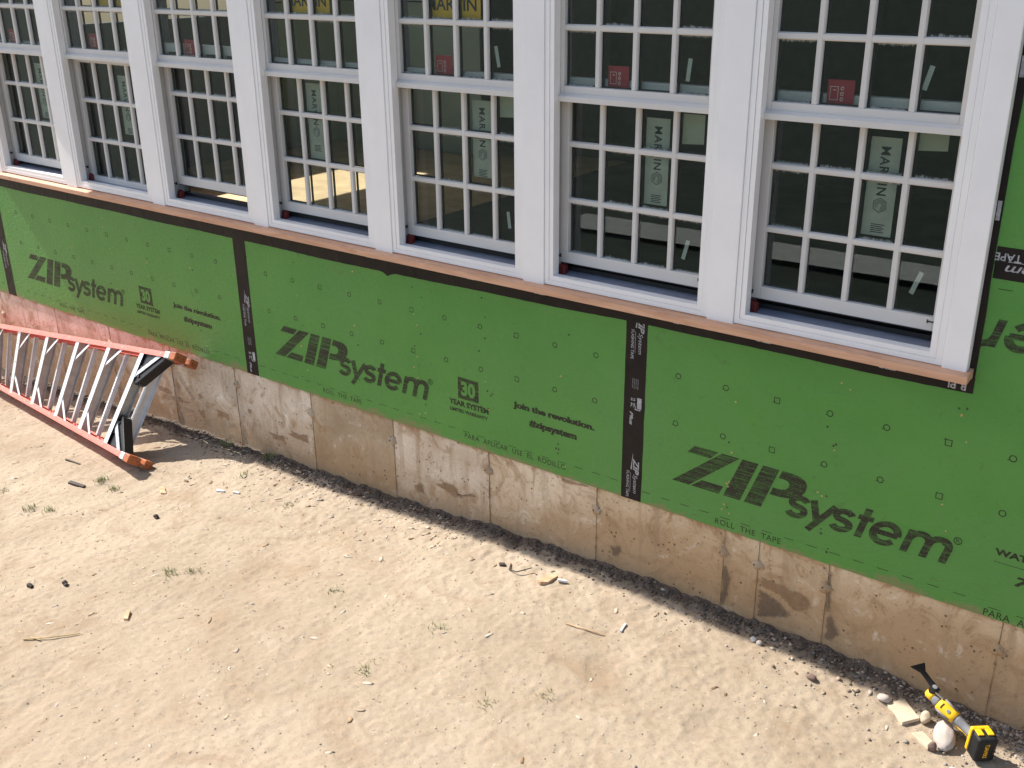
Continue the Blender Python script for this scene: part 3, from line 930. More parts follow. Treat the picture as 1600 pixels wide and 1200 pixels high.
for (x, z) in ((-2.66, -.18), (-1.36, -.12), (-0.75, -.11), (-0.141, -.099), (0.462, -.118), (1.053, -.115), (1.662, -.099), (2.26, -.112), (2.864, -.105), (3.011, -.108), (3.290, -.105), (3.909, -.118)):
    tb = MB()
    n = 16
    ring = [(math.cos(2 * math.pi * k / n), math.sin(2 * math.pi * k / n), random.uniform(0.75, 1.25)) for k in range(n)]
    rings = []
    for (rr, yy) in ((0.030, 0.010), (0.026, 0.003), (0.015, -0.004), (0.007, -0.007)):
        rings.append([(x + c * rr * q, yy + random.uniform(-.0012, .0012), z + s_ * rr * 0.85 * q) for c, s_, q in ring])
    tb.loft(rings)
    to = tb.build('tie_stub', M['concrete'], fnd, smooth=True)
    to.color = (0.66, 0.62, 0.56, 1)
    hb = MB().cyl((x - 0.008, -0.0072, z + 0.002), (x - 0.008, 0.0, z + 0.002), 0.0045, 8)
    hb.build('tie_hole', M['nail_dark'], to)

def blob(poly, m, y=0.0018, name='mud_patch'):
    """an irregular patch; the 'edge' attribute falls to zero at its rim so that it thins out"""
    pts = []
    n = len(poly)
    for i in range(n):
        a, c = Vector(poly[i]), Vector(poly[(i + 1) % n])
        k = max(2, int((c - a).length / 0.008))
        for j in range(k):
            p = a.lerp(c, j / k)
            pts.append(Vector((p.x + random.uniform(-.003, .003), p.y + random.uniform(-.003, .003))))
    cen = sum(pts, Vector((0, 0))) / len(pts)
    n = len(pts)
    inn = [p + (cen - p).normalized() * min(0.026, (cen - p).length * .7) for p in pts]
    bb = MB()
    bb.add([(p.x, y, p.y) for p in pts + inn], [(i, (i + 1) % n, (i + 1) % n + n, i + n) for i in range(n)] + [tuple(range(n, 2 * n))])
    o = bb.build(name, m, fnd)
    at = o.data.attributes.new('edge', 'FLOAT', 'POINT')
    at.data.foreach_set('value', [0.0] * n + [1.0] * n)
    return o

# winding is made counter-clockwise seen from the front
def ccw(p):
    a = sum(p[i][0] * p[(i + 1) % len(p)][1] - p[(i + 1) % len(p)][0] * p[i][1] for i in range(len(p)))
    return p if a > 0 else p[::-1]
STAIN_DARK = [[(3.021, -.205), (3.092, -.215), (3.152, -.255), (3.178, -.272), (3.157, -.302), (3.103, -.331), (3.021, -.345)],
              [(3.301, -.222), (3.321, -.2), (3.36, -.258), (3.377, -.284), (3.342, -.334), (3.306, -.336)],
              [(2.868, -.151), (2.881, -.145), (2.905, -.19), (2.912, -.21), (2.903, -.26), (2.905, -.291), (2.884, -.350), (2.870, -.355), (2.866, -.257)],
              [(3.299, -.018), (3.306, -.016), (3.310, -.10), (3.318, -.201), (3.303, -.215), (3.299, -.136)],
              [(2.264, -.112), (2.266, -.05), (2.274, -.092), (2.298, -.121), (2.280, -.132)],
              [(2.324, -.262), (2.345, -.248), (2.388, -.242), (2.402, -.268), (2.390, -.300), (2.366, -.318), (2.342, -.316), (2.335, -.285)]]
STAIN = [[(3.024, -.154), (3.13, -.154), (3.229, -.169), (3.257, -.212), (3.22, -.25), (3.182, -.262), (3.13, -.225), (3.079, -.205), (3.021, -.195)],
         [(1.171, -.332), (1.204, -.303), (1.26, -.289), (1.261, -.363), (1.2, -.361)],
         [(1.325, -.276), (1.375, -.243), (1.444, -.231), (1.472, -.247), (1.479, -.302), (1.584, -.252), (1.593, -.261), (1.459, -.317), (1.383, -.291)],
         [(2.065, -.012), (2.138, -.008), (2.225, -.004), (2.233, -.012), (2.138, -.031), (2.065, -.031)],
         [(-.734, -.32), (-.603, -.329), (-.616, -.35), (-.732, -.356)], [(-.535, -.253), (-.479, -.228), (-.455, -.28), (-.491, -.289)],
         [(-.557, -.365), (-.464, -.329), (-.467, -.407), (-.497, -.409)], [(-.358, -.302), (-.234, -.305), (-.235, -.357), (-.359, -.355)],
         [(.088, -.327), (.234, -.315), (.236, -.36), (.128, -.367)], [(.251, -.3), (.293, -.268), (.425, -.257), (.436, -.309), (.331, -.316)],
         [(-.077, -.23), (-.027, -.217), (-.035, -.264), (-.074, -.263)], [(-.918, -.287), (-.806, -.278), (-.758, -.308), (-.78, -.326), (-.918, -.329)]]
for p in STAIN:
    blob(ccw(p), M['stain'], 0.0028)
for p in STAIN_DARK:
    blob(ccw(p), M['stain_dark'], 0.0022)

# ------------------------------------------------------------------ windows
def muntin_v(x, z0, z1, yf, yb):
    b = MB()
    prof = [(-0.0075, yf), (0.0075, yf), (0.0115, yf + 0.006), (0.0115, yb), (-0.0115, yb), (-0.0115, yf + 0.006)]
    return b.loft([[(x + p, q, z) for p, q in prof] for z in (z0, z1)])

def muntin_h(x0, x1, z, yf, yb):
    b = MB()
    prof = [(-0.0075, yf), (0.0075, yf), (0.0115, yf + 0.006), (0.0115, yb), (-0.0115, yb), (-0.0115, yf + 0.006)]
    return b.loft([[(x, q, z - p) for p, q in prof] for x in (x0, x1)])

def make_sash(name, root, y0, nose):
    """origin of the sash at its lower left corner (x=0.018); local coordinates are the window's, z from 0"""
    yf, yb, yg = y0, y0 + 0.034, y0 + 0.019
    b = MB()
    b.box(0.019, 0.058, yf, yb, 0.0, 0.735)
    b.box(0.668, 0.709, yf, yb, 0.0, 0.735)
    b.box(0.058, 0.668, yf + 0.0004, yb, 0.0, 0.047)
    b.box(0.058, 0.668, yf + 0.0004, yb, 0.692, 0.735)
    o = b.build(name, M['sash'], root, bevel=0.002)
    if nose:
        nb = MB()
        nb.hexa([(0.014, y0 - 0.018, -0.010), (0.713, y0 - 0.018, -0.010), (0.713, y0 - 0.0005, -0.010), (0.014, y0 - 0.0005, -0.010)],
                [(0.014, y0 - 0.018, 0.010), (0.713, y0 - 0.018, 0.010), (0.713, y0 - 0.0005, 0.020), (0.014, y0 - 0.0005, 0.020)])
        nb.build('meeting_rail', M['sash'], o, bevel=0.0015)
    pw, pz = (0.610 - 3 * 0.023) / 4, (0.645 - 2 * 0.023) / 3
    first = None
    for i in range(4):
        for j in range(3):
            x0, z0 = 0.058 + i * (pw + 0.023), 0.047 + j * (pz + 0.023)
            if first is None:
                pb = MB().box(-0.003, pw + 0.003, yg - 0.002, yg + 0.002, -0.003, pz + 0.003)
                first = pb.build('pane', M['glass'], o)
                # dark spacer bar between the two sheets of glass
                sb = MB()
                for a in ((0, pw, 0, 0.005), (0, pw, pz - 0.005, pz), (0, 0.005, 0.005, pz - 0.005), (pw - 0.005, pw, 0.005, pz - 0.005)):
                    sb.box(a[0], a[1], yg + 0.0025, yg + 0.012, a[2], a[3])
                spacer = sb.build('spacer_bar', M['black_rubber'], o)
                p, q = first, spacer
            else:
                p, q = first.copy(), spacer.copy()
                COL.objects.link(p); COL.objects.link(q)
                p.parent = q.parent = o
            p.location = (x0, 0, z0)
            q.location = (x0, 0, z0)
    for i in range(3):
        x = 0.058 + (i + 1) * pw + i * 0.023 + 0.0115
        muntin_v(x, 0.0475, 0.6915, yf + 0.002, yg - 0.0021).build('muntin', M['sash'], o)
    for j in range(2):
        z = 0.047 + (j + 1) * pz + j * 0.023 + 0.0115
        muntin_h(0.0585, 0.6675, z, yf + 0.0028, yg - 0.0022).build('muntin', M['sash'], o)
    return o

def make_window():
    w = bpy.data.objects.new('double_hung_window', None)
    link(w)
    WLOC[w.name] = Vector((0, 0, 0))
    F = WW
    b = MB()                                    # outer step, inner step, with a fine groove between
    b.box(0, 0.0208, -0.030, 0.012, 0.874, 2.42); b.box(F - 0.0208, F, -0.030, 0.012, 0.874, 2.42)
    b.box(0.0208, F - 0.0208, -0.0298, 0.012, 0.874, 0.8932)
    b.box(0.0205, F - 0.0205, -0.0298, 0.012, 2.40, 2.42)
    b.box(0.0218, 0.041, -0.0282, 0.012, 0.8942, 2.398); b.box(F - 0.043, F - 0.0218, -0.0282, 0.012, 0.8942, 2.398)
    b.box(0.041, F - 0.043, -0.0280, 0.012, 0.8942, 0.912)
    b.box(0.041, F - 0.043, -0.0273, 0.012, 2.38, 2.398)
    b.box(0.0, F, 0.0125, 0.10, 0.842, 0.884)
    b.box(0.0, F, 0.0125, 0.10, 2.36, 2.42)
    b.build('frame', M['trim'], w, bevel=0.0007)
    b = MB()
    for s_, x0, x1 in ((1, 0.0, 0.018), (-1, 0.710, F)):
        b.box(x0, x1, 0.0122, 0.12, 0.886, 2.36)
        e = x1 if s_ > 0 else x0
        for y in (0.0120, 0.0490, 0.0870):
            b.box(min(e, e + s_ * 0.006), max(e, e + s_ * 0.006), y - 0.001, y + 0.001, 0.93, 2.36)
    b.build('jamb_liner', M['liner'], w)
    b = MB()                                    # sloped inner sill
    b.hexa([(0.018, -0.012, 0.8845), (0.710, -0.012, 0.8845), (0.710, 0.112, 0.8845), (0.018, 0.112, 0.8845)],
           [(0.018, -0.012, 0.898), (0.710, -0.012, 0.898), (0.710, 0.112, 0.914), (0.018, 0.112, 0.914)])
    b.build('sill', M['sill_grey'], w)
    b = MB().box(0.022, 0.706, 0.082, 0.11, 0.9125, 0.930)
    b.build('weatherstrip', M['black_rubber'], w)
    for x in (0.020, 0.674):
        b = MB()
        b.hexa([(x, 0.034, 0.904), (x + 0.034, 0.034, 0.904), (x + 0.034, 0.066, 0.908), (x, 0.066, 0.908)],
               [(x + .004, 0.040, 0.944), (x + 0.030, 0.040, 0.940), (x + 0.034, 0.062, 0.940), (x, 0.062, 0.948)])
        b.build('shipping_block', M['red_block'], w, bevel=0.003)
    b = MB().cyl((0.018, 0.030, 0.985), (0.036, 0.030, 0.985), 0.0028, 8)
    b.box(0.035, 0.038, 0.025, 0.035, 0.978, 0.992)
    b.build('jamb_peg', M['black_rubber'], w)
    up = make_sash('upper_sash', w, 0.014, True)
    up.location = (0, 0, 1.610)
    lo_ = make_sash('lower_sash', w, 0.052, False)
    lb = MB().box(0.650, 0.672, 0.049, 0.0519, 0.030, 0.034)
    lb.box(0.650, 0.653, 0.049, 0.0519, 0.026, 0.038)
    lb.build('sash_latch', M['black_rubber'], lo_)
    gasket = MB().box(0.022, 0.706, 0.060, 0.072, -0.006, -0.0005)
    gasket.build('bottom_gasket', M['black_rubber'], lo_)
    return w

ZLOW = [0.935, 0.888, 0.979, 0.945, 0.944, 0.951, 0.955]
WLAB = ['white divided-light window cut by the left photo border, past the low-closed one',
        'white divided-light window whose lower sash sits almost shut on its sill',
        'white divided-light window with its lower sash raised highest, plywood showing in the gap',
        'white divided-light window with sunlit plywood floor showing through its lower panes',
        'white divided-light window with a yellow sign in it, right of the sunlit floor view',
        'white divided-light window second from the right end casing',
        'white divided-light window next to the right end casing and black corner tape']
win0 = make_window()
wins = []
for i in range(7):
    w = win0 if i == 0 else copy_tree(win0)
    wins.append(w)
for i, w in enumerate(wins):
    w.location = (XL[i], 0, 0)
    tag(w, WLAB[i], 'window', 'double-hung windows in the wall')
    for ch in w.children:
        if ch.name.startswith('lower_sash'):
            ch.location = (0, 0, ZLOW[i])

# ---- things stuck to the glass
def label_strip(i, dx, zt, zb, label, flip=False):
    x0 = XL[i] + dx
    root = thing('glass_label', (x0, 0.082, zb), label, 'label', 'printed labels behind the lower panes')
    y0 = 0.0825
    MB().box(x0, x0 + 0.100, y0, y0 + 0.0006, zb, zt).build('paper', M['paper'], root)
    b = MB()
    f = lambda u, v: (x0 + v, y0 - 0.0003, -u)
    t = -zt
    sheet(b, text2d('MARVIN', t + 0.030, t + 0.190, 0.036, 0.068, 0.02, space=1.15), f)
    for k, rr in enumerate((0.024, 0.017, 0.010)):
        hexa = [(t + 0.222 + rr * math.cos(math.radians(60 * j + 6 * k)), 0.052 + rr * math.sin(math.radians(60 * j + 6 * k))) for j in range(6 if k else 7)]
        sheet(b, stroke(hexa, 0.0026), f)
    for k in range(5):
        sheet(b, ([(t + 0.285 + 0.0065 * k, 0.03), (t + 0.288 + 0.0065 * k, 0.03), (t + 0.288 + 0.0065 * k, 0.075 - 0.006 * (k % 2)), (t + 0.285 + 0.0065 * k, 0.075 - 0.006 * (k % 2))], [(0, 1, 2, 3)]), f)
    b.build('lettering', M['paper_ink'], root)
    return root
label_strip(6, .386, 1.563, 1.238, 'pale printed label behind the window beside the right end casing')
label_strip(5, .386, 1.557, 1.234, 'pale printed label below the paper note in the second window from the right')
label_strip(4, .392, 1.563, 1.245, 'pale printed label behind the window third from the right end')
label_strip(3, .226, 1.571, 1.221, 'pale printed label in the second column of panes, beside the sunlit floor view')
label_strip(1, .392, 1.520, 1.20, 'pale printed label behind the window with the almost shut lower sash')
label_strip(0, .392, 1.545, 1.225, 'pale printed label in the window cut by the left border')

TAGLAB = ['red card in the window cut by the left photo border', 'red card in the window with the almost shut lower sash',
          'red card in the window whose lower sash is raised highest', None,
          'red card under the yellow sign, third window from the right', 'red card in the second window from the right end casing',
          'red card in the window beside the right end casing']
def red_tag(i):
    x0, z0 = XL[i] + 0.232 + random.uniform(-.004, .004), 1.657
    root = thing('red_card', (x0, 0.045, z0), TAGLAB[i], 'card', 'red cards behind the upper sashes')
    y0 = 0.0465
    MB().box(x0, x0 + 0.090, y0, y0 + 0.001, z0 + 0.004, z0 + 0.080).build('card', M['red_tag'], root)
    b = MB()
    f = lambda u, v: (x0 + u, y0 - 0.0004, z0 + v)
    sheet(b, stroke([(0.010, 0.016), (0.036, 0.016), (0.036, 0.058), (0.010, 0.058), (0.010, 0.016)], 0.002), f)
    sheet(b, ([(0.019, 0.046), (0.029, 0.046), (0.029, 0.049), (0.019, 0.049)], [(0, 1, 2, 3)]), f)
    for k in range(3):
        sheet(b, stroke(arc(0.050, 0.019 + 0.017 * k, 0.005, 0.005, 0, 330, 8), 0.003), f)
    b.build('card_print', M['tag_print'], root)
for i in (0, 1, 2, 4, 5, 6):
    red_tag(i)

def yellow_sign(i, dx, label):
    x0, z0 = XL[i] + dx, 1.876
    root = thing('yellow_sign', (x0, 0.046, z0), label, 'sign', 'yellow signs behind the upper sashes')
    MB().box(x0, x0 + 0.305, 0.0465, 0.0475, z0, z0 + 0.20).build('card', M['yellow_card'], root)
    b = MB()
    sheet(b, text2d('MARVIN', 0.02, 0.285, 0.036, 0.088, 0.02), lambda u, v: (x0 + u, 0.0462, z0 + v))
    b.build('lettering', M['paper_ink'], root)
yellow_sign(4, .171, 'yellow lettered sign at the photo top above the red card')
yellow_sign(3, .158, 'yellow lettered sign at the photo top in the window with the sunlit floor')
yellow_sign(1, .30, 'sliver of yellow sign at the photo top over the almost shut window')

def flat(name, pts, y, m, label, cat, group=None, th=0.0006):
    cx = sum(p[0] for p in pts) / len(pts)
    zb = min(p[1] for p in pts)
    b = MB().prism(ccw(pts), y, y + th)
    b.v = [(v[0] - cx, v[1] - y, v[2] - zb) for v in b.v]
    o = b.build(name, m)
    o.location = (cx, y, zb)
    return tag(o, label, cat, group)
flat('paper_note', [(3.384, 1.530), (3.481, 1.536), (3.479, 1.625), (3.382, 1.622)], 0.083, M['note'], 'square paper note at the top right pane beside the right end casing', 'note', 'paper notes behind the glass')
flat('paper_note', [(2.536, 1.472), (2.632, 1.478), (2.632, 1.582), (2.537, 1.582)], 0.083, M['note'], 'square paper note right of the printed label, second window from the right', 'note', 'paper notes behind the glass')
flat('paper_note', [(1.688, 1.502), (1.782, 1.507), (1.780, 1.590), (1.688, 1.590)], 0.083, M['note'], 'square paper note in the window under the yellow sign', 'note', 'paper notes behind the glass')
SL = [((3.456, 1.140), (3.430, 1.062), 0.0785, 'tilted pale slip in the bottom right pane beside the right end casing'),
      ((2.593, 1.118), (2.574, 1.043), 0.0785, 'tilted pale slip in a bottom pane of the second window from the right'),
      ((1.738, 1.115), (1.747, 1.045), 0.0785, 'pale slip in a bottom pane of the window third from the right'),
      ((3.412, 1.795), (3.395, 1.722), 0.0405, 'tilted pale slip in the upper sash of the window beside the right end casing'),
      ((2.583, 1.778), (2.575, 1.700), 0.0405, 'tilted pale slip in the upper sash of the second window from the right'),
      ((1.715, 1.785), (1.730, 1.705), 0.0405, 'tilted pale slip in the upper sash under the yellow signed window')]
for (x0, z0), (x1, z1), y, lab in SL:
    d = Vector((x1 - x0, z1 - z0)).normalized() * 0.008
    flat('pale_slip', [(x0 - d.y, z0 + d.x), (x0 + d.y, z0 - d.x), (x1 + d.y, z1 - d.x), (x1 - d.y, z1 + d.x)], y, M['slip'], lab, 'slip', 'pale slips on the glass')

# ------------------------------------------------------------------ step ladder, lying on its side against the wall
Pb, Qb = Vector((-.497, -.517, -.450)), Vector((-2.381, -.255, -.565))
Pt, Qt = Vector((-.496, -.150, .032)), Vector((-2.432, -.150, -.182))
a1, a2 = (Qb - Pb).normalized(), (Qt - Pt).normalized()
aa = (a1 + a2).normalized()
ww = (Pt - Pb).normalized()
nn = aa.cross(ww).normalized()
LEN = 2.35
lad = thing('step_ladder', (-1.4, -0.35, -0.58), 'red and silver step ladder lying folded on its side against the foundation', 'ladder')

def channel(p, d, side, depth, flange, th, length, outward):
    """C-shaped rail: web outward, two flanges turned inward"""
    b = MB()
    b.obox(p, d, nn, side, (0, -depth / 2, (0 if outward < 0 else -th)), (length, depth / 2, (th if outward < 0 else 0)))
    for k in (-1, 1):
        n0 = -depth / 2 if k < 0 else depth / 2 - th
        if outward < 0:
            b.obox(p, d, nn, side, (0, n0, th + 0.0002), (length, n0 + th, flange))
        else:
            b.obox(p, d, nn, side, (0, n0, -flange), (length, n0 + th, -th - 0.0002))
    return b
s1 = (ww - a1 * ww.dot(a1)).normalized()
s2 = (ww - a2 * ww.dot(a2)).normalized()
RB, RT = Pb - s1 * 0.016, Pt + s2 * 0.016
channel(RB, a1, s1, 0.076, 0.032, 0.004, LEN, -1).build('rail', M['fibre'], lad, bevel=0.002)
channel(RT, a2, s2, 0.076, 0.032, 0.004, LEN, 1).build('rail', M['fibre'], lad, bevel=0.002)
REAR = 0.094
conv = nn * -0.018                                  # the rear rails close in slightly towards the top
q1, q2 = (a1 * LEN + conv).normalized(), (a2 * LEN + conv).normalized()
channel(RB + nn * REAR, q1, s1, 0.050, 0.030, 0.004, LEN - .1, -1).build('rear_rail', M['fibre'], lad, bevel=0.002)
channel(RT + nn * REAR, q2, s2, 0.050, 0.030, 0.004, LEN - .1, 1).build('rear_rail', M['fibre'], lad, bevel=0.002)
for k, (p, d, s_, n0) in enumerate(((RB, a1, s1, 0), (RT, a2, -s2, 0), (RB + nn * REAR, q1, s1, 1), (RT + nn * REAR, q2, -s2, 1))):
    dp = 0.042 if not n0 else 0.029
    sl = MB().obox(p, d, nn, s_, (-0.034, -dp, -0.004), (0.012, dp, 0.036))
    sl.build('foot_sleeve', M['galv'], lad, bevel=0.003)
    ft = MB().obox(p, d, nn, s_, (-0.086, -dp + .002, -0.008), (-0.030, dp - .002, 0.040))
    fo = ft.build('foot', M['rubber'], lad, bevel=0.006)
    hb = MB()
    for v in (-0.4, 0.4):
        c_ = p + d * -0.0862 + nn * (dp * v) + s_ * 0.016
        hb.cyl(c_ + d * 0.003, c_ - d * 0.0004, 0.004, 8)
    hb.build('foot_holes', M['nail_dark'], fo)

DT = [0.244, 0.588, 0.931, 1.290, 1.642, 1.990, 2.30]
for k, d in enumerate(DT):
    bot, top = Pb + a1 * d - s1 * 0.010, Pt + a2 * d + s2 * 0.010
    wv = (top - bot); wl = wv.length; wv = wv / wl
    b = MB()
    b.obox(bot, aa, nn, wv, (0, -0.036, 0.004), (0.003, 0.036, wl - 0.004))
    b.obox(bot, aa, nn, wv, (-0.024, 0.033, 0.004), (-0.0002, 0.036, wl - 0.004))
    for q in range(6):
        b.obox(bot, aa, nn, wv, (0.0031, -0.030 + 0.011 * q, 0.02), (0.0048, -0.026 + 0.011 * q, wl - 0.02))
    tr = b.build('tread', M['alu_shaded'], lad, bevel=0.001)
    MB().obox(bot, aa, nn, wv, (-0.038, -0.036, 0.004), (-0.0002, -0.033, wl - 0.004)).build('tread_edge', M['alu'], tr, bevel=0.0008)
    rv = MB()
    for z in (0.10, 0.5 * wl, wl - 0.10):
        c_ = bot + wv * z + aa * -0.019 - nn * 0.036
        rv.cyl(c_ + nn * 0.002, c_ - nn * 0.002, 0.0045, 8)
    rv.build('rivets', M['galv'], tr)
    # diagonal braces from the tread to the rails
    if k:
        for (p0, r0, sg) in ((bot, Pb + a1 * (d - 0.155), 1), (top, Pt + a2 * (d - 0.155), -1)):
            e0 = p0 + wv * (sg * 0.145) + nn * 0.0 - aa * 0.02 - nn * 0.031
            e1 = r0 + s1 * (0.004 * sg) - nn * 0.031
            dv = (e1 - e0); L_ = dv.length; dv = dv / L_
            sd = dv.cross(nn).normalized()
            MB().obox(e0, dv, sd, nn, (0, -0.008, 0), (L_, 0.008, 0.003)).build('diagonal_brace', M['alu'], lad)
    # rear rung behind
    bot2, top2 = Pb + nn * (REAR) + q1 * (d - 0.02) - s1 * .008, Pt + nn * (REAR) + q2 * (d - 0.02) + s2 * .008
    wv2 = (top2 - bot2); wl2 = wv2.length; wv2 = wv2 / wl2
    b = MB()
    dw = 0.034 if k == 0 else 0.014
    b.obox(bot2, aa, nn, wv2, (0, -dw, 0), (0.003, dw, wl2))
    b.obox(bot2, aa, nn, wv2, (-0.030 if k == 0 else -0.014, -dw, 0), (-0.0002, -dw + 0.003, wl2))
    b.obox(bot2, aa, nn, wv2, (-0.022 if k == 0 else -0.014, dw - 0.003, 0), (-0.0002, dw, wl2))
    b.build('rear_rung', M['alu'], lad, bevel=0.0008)

# moulded corner braces between the lowest tread and the rail ends
for (p, d, s_, sg) in ((RB, a1, s1, 1), (RT, a2, -s2, 1)):
    poly = [(0.015, 0.006), (0.235, 0.006), (0.236, 0.175), (0.214, 0.215), (0.190, 0.205), (0.035, 0.060), (0.012, 0.036)]
    MB().oprism(p, d, s_, nn, poly, -0.022, 0.040).build('corner_brace', M['black_plastic'], lad, bevel=0.004)
    e0, e1 = p + d * 0.045 + s_ * 0.010, p + d * 0.228 + s_ * 0.165
    dv = (e1 - e0); L_ = dv.length; dv = dv / L_
    sd = dv.cross(nn).normalized()
    MB().obox(e0, dv, sd, nn, (0, -0.013, -0.030), (L_, 0.013, -0.0265)).build('strap', M['galv'], lad)
    bo = MB()
    for (u, v) in ((0.195, 0.165), (0.195, 0.11)):
        c_ = p + d * u + s_ * v
        bo.cyl(c_ - nn * 0.020, c_ - nn * 0.029, 0.009, 10)
    bo.build('bolts', M['black_plastic'], lad)
    rb = MB()
    for j in range(11):
        c_ = p + d * (0.05 + 0.19 * j) + s_ * 0.016 - nn * 0.037
        rb.cyl(c_, c_ - nn * 0.003, 0.0045, 8)
    rb.build('rail_rivets', M['galv'], lad)

# ------------------------------------------------------------------ oscillating tool by the foundation
T0, T1 = Vector((3.940, -.210, -.346)), Vector((3.749, -.150, -.280))
tu = (T1 - T0).normalized()
tv = Vector((0.11, -0.78, 0.61)); tv = (tv - tu * tv.dot(tu)).normalized()      # the side with the button, turned up and out
ts = tu.cross(tv)
tool = thing('oscillating_tool', (3.95, -.25, -.39), 'yellow and black cordless multi-tool propped head up on a pale stone', 'power tool')

def ring(t, rv, rs, ov=0.0, os_=0.0, n=20, e=2.6):
    rv, rs, ov, os_ = rv * .74, rs * .74, ov * .74, os_ * .74
    out = []
    for i in range(n):
        a = 2 * math.pi * i / n
        c, s_ = math.cos(a), math.sin(a)
        out.append(T0 + tu * (t * .84) + tv * (ov + rv * math.copysign(abs(c) ** (2 / e), c)) + ts * (os_ + rs * math.copysign(abs(s_) ** (2 / e), s_)))
    return out
# the battery stands upright on its end, turned on the handle
bs_ = Vector((0.0752, -0.0267, 0.9968)).normalized()
bu = Vector((-0.6616, 0.7466, 0.0699)); bu = (bu - bs_ * bu.dot(bs_)).normalized()
bv = bs_.cross(bu)
bu, bv, bs_ = bu * 0.88, bv * 0.88, bs_ * 0.86            # pack size
MB().obox(T0, bu, bv, bs_, (-0.052, -0.037, -0.058), (0.004, 0.037, 0.056)).build('battery', M['battery_black'], tool, bevel=0.009, seg=3)
bt = [c for c in tool.children if c.name.startswith('battery')][0]
MB().obox(T0, bu, bv, bs_, (0.0045, -0.036, -0.054), (0.024, 0.039, 0.060)).build('battery_mount', M['tool_yellow'], tool, bevel=0.006, seg=3)
rb_ = MB()
for k in range(12):
    z = -0.050 + 0.009 * k
    for sd in (-1, 1):
        rb_.obox(T0, bu, bv, bs_, (-0.004 if sd > 0 else -0.050, sd * 0.0375 - 0.0012, z), (0.003 if sd > 0 else -.010, sd * 0.0375 + 0.0012, z + 0.005))
rb_.build('battery_ribs', M['battery_black'], bt)
yb = MB()
sheet(yb, text2d('DEWALT', -0.034, 0.034, -0.007, 0.009, 0.03), lambda u, v: T0 + bu * -0.0526 + bv * (-v) + bs_ * u)
yb.build('battery_lettering', M['tool_yellow'], bt)
for sd in (-1, 1):
    MB().obox(T0, bu, bv, bs_, (-0.030, sd * 0.020 - 0.012, 0.0565), (0.004, sd * 0.020 + 0.012, 0.063)).build('release_tab', M['tool_yellow'], bt, bevel=0.002)
MB().loft([ring(0.026, .030, .026), ring(0.045, .026, .022), ring(0.075, .023, .021), ring(0.105, .026, .024), ring(0.118, .029, .027)]).build('handle', M['tool_grey'], tool, smooth=True)
hd = [c for c in tool.children if c.name.startswith('handle')][0]
MB().loft([ring(0.030, .010, .008, 0, -.021), ring(0.06, .008, .006, 0, -.018), ring(0.10, .010, .006, 0, -.021)]).build('handle_inlay', M['tool_yellow'], hd, smooth=True)
MB().loft([ring(0.112, .020, .020), ring(0.118, .032, .030), ring(0.135, .034, .032), ring(0.165, .036, .034), ring(0.192, .037, .034), ring(0.200, .033, .030)]).build('body', M['tool_yellow'], tool, smooth=True)
bd = [c for c in tool.children if c.name.startswith('body')][0]
MB().loft([ring(0.130, .030, .006, 0, .029), ring(0.19, .031, .006, 0, .031)]).build('side_grip', M['tool_grey'], bd, smooth=True)
MB().loft([ring(0.130, .030, .006, 0, -.029), ring(0.19, .031, .006, 0, -.031)]).build('side_grip', M['tool_grey'], bd, smooth=True)
c_ = T0 + tu * 0.126 + tv * 0.0245
MB().cyl(c_, c_ + tv * 0.004, 0.006, 12).build('button', M['steel'], bd)
lb = MB().obox(T0 + tv * 0.0276, tu, ts, tv, (0.150, -0.010, 0), (0.154, 0.010, 0.0006))
lb.build('body_mark', M['black_plastic'], bd)
MB().loft([ring(0.198, .028, .026), ring(0.212, .028, .026), ring(0.226, .025, .023, .002), ring(0.232, .022, .020, .004)]).build('neck', M['tool_grey'], tool, smooth=True)
MB().loft([ring(0.230, .023, .022, .004), ring(0.240, .025, .023, .004), ring(0.258, .023, .021, .004), ring(0.266, .015, .013, .004)]).build('collar', M['tool_yellow'], tool, smooth=True)
sp = (tv * 0.72 + ts * 0.70).normalized()
hc = T0 + tu * 0.209
MB().cyl(hc + sp * 0.010, hc + sp * 0.038, 0.0135, 16).build('spindle', M['black_plastic'], tool, bevel=0.002)
MB().cyl(hc + sp * 0.0385, hc + sp * 0.044, 0.009, 6).build('clamp_bolt', M['galv'], tool)
lv = MB().obox(hc + sp * 0.030, tu, sp.cross(tu).normalized(), sp, (-0.045, -0.007, -0.003), (-0.012, 0.007, 0.003))
lv.build('clamp_lever', M['steel'], tool, bevel=0.0015)
bs = sp.cross(tu).normalized()
tip = Vector((3.708, -.120, -.190))
bdv = (tip - (hc + sp * 0.040)); bdv = (bdv - sp * bdv.dot(sp)).normalized()
bs = sp.cross(bdv).normalized()
bl = [(-0.016, -0.014), (0.018, -0.013), (0.030, -0.0115), (0.066, -0.0115), (0.092, -0.030), (0.098, -0.032), (0.098, 0.032), (0.092, 0.030), (0.066, 0.0115), (0.030, 0.0115), (0.018, 0.013), (-0.016, 0.014)]
MB().oprism(hc, bdv, bs, sp, bl, 0.0382, 0.0402).build('scraper_blade', M['blade'], tool)

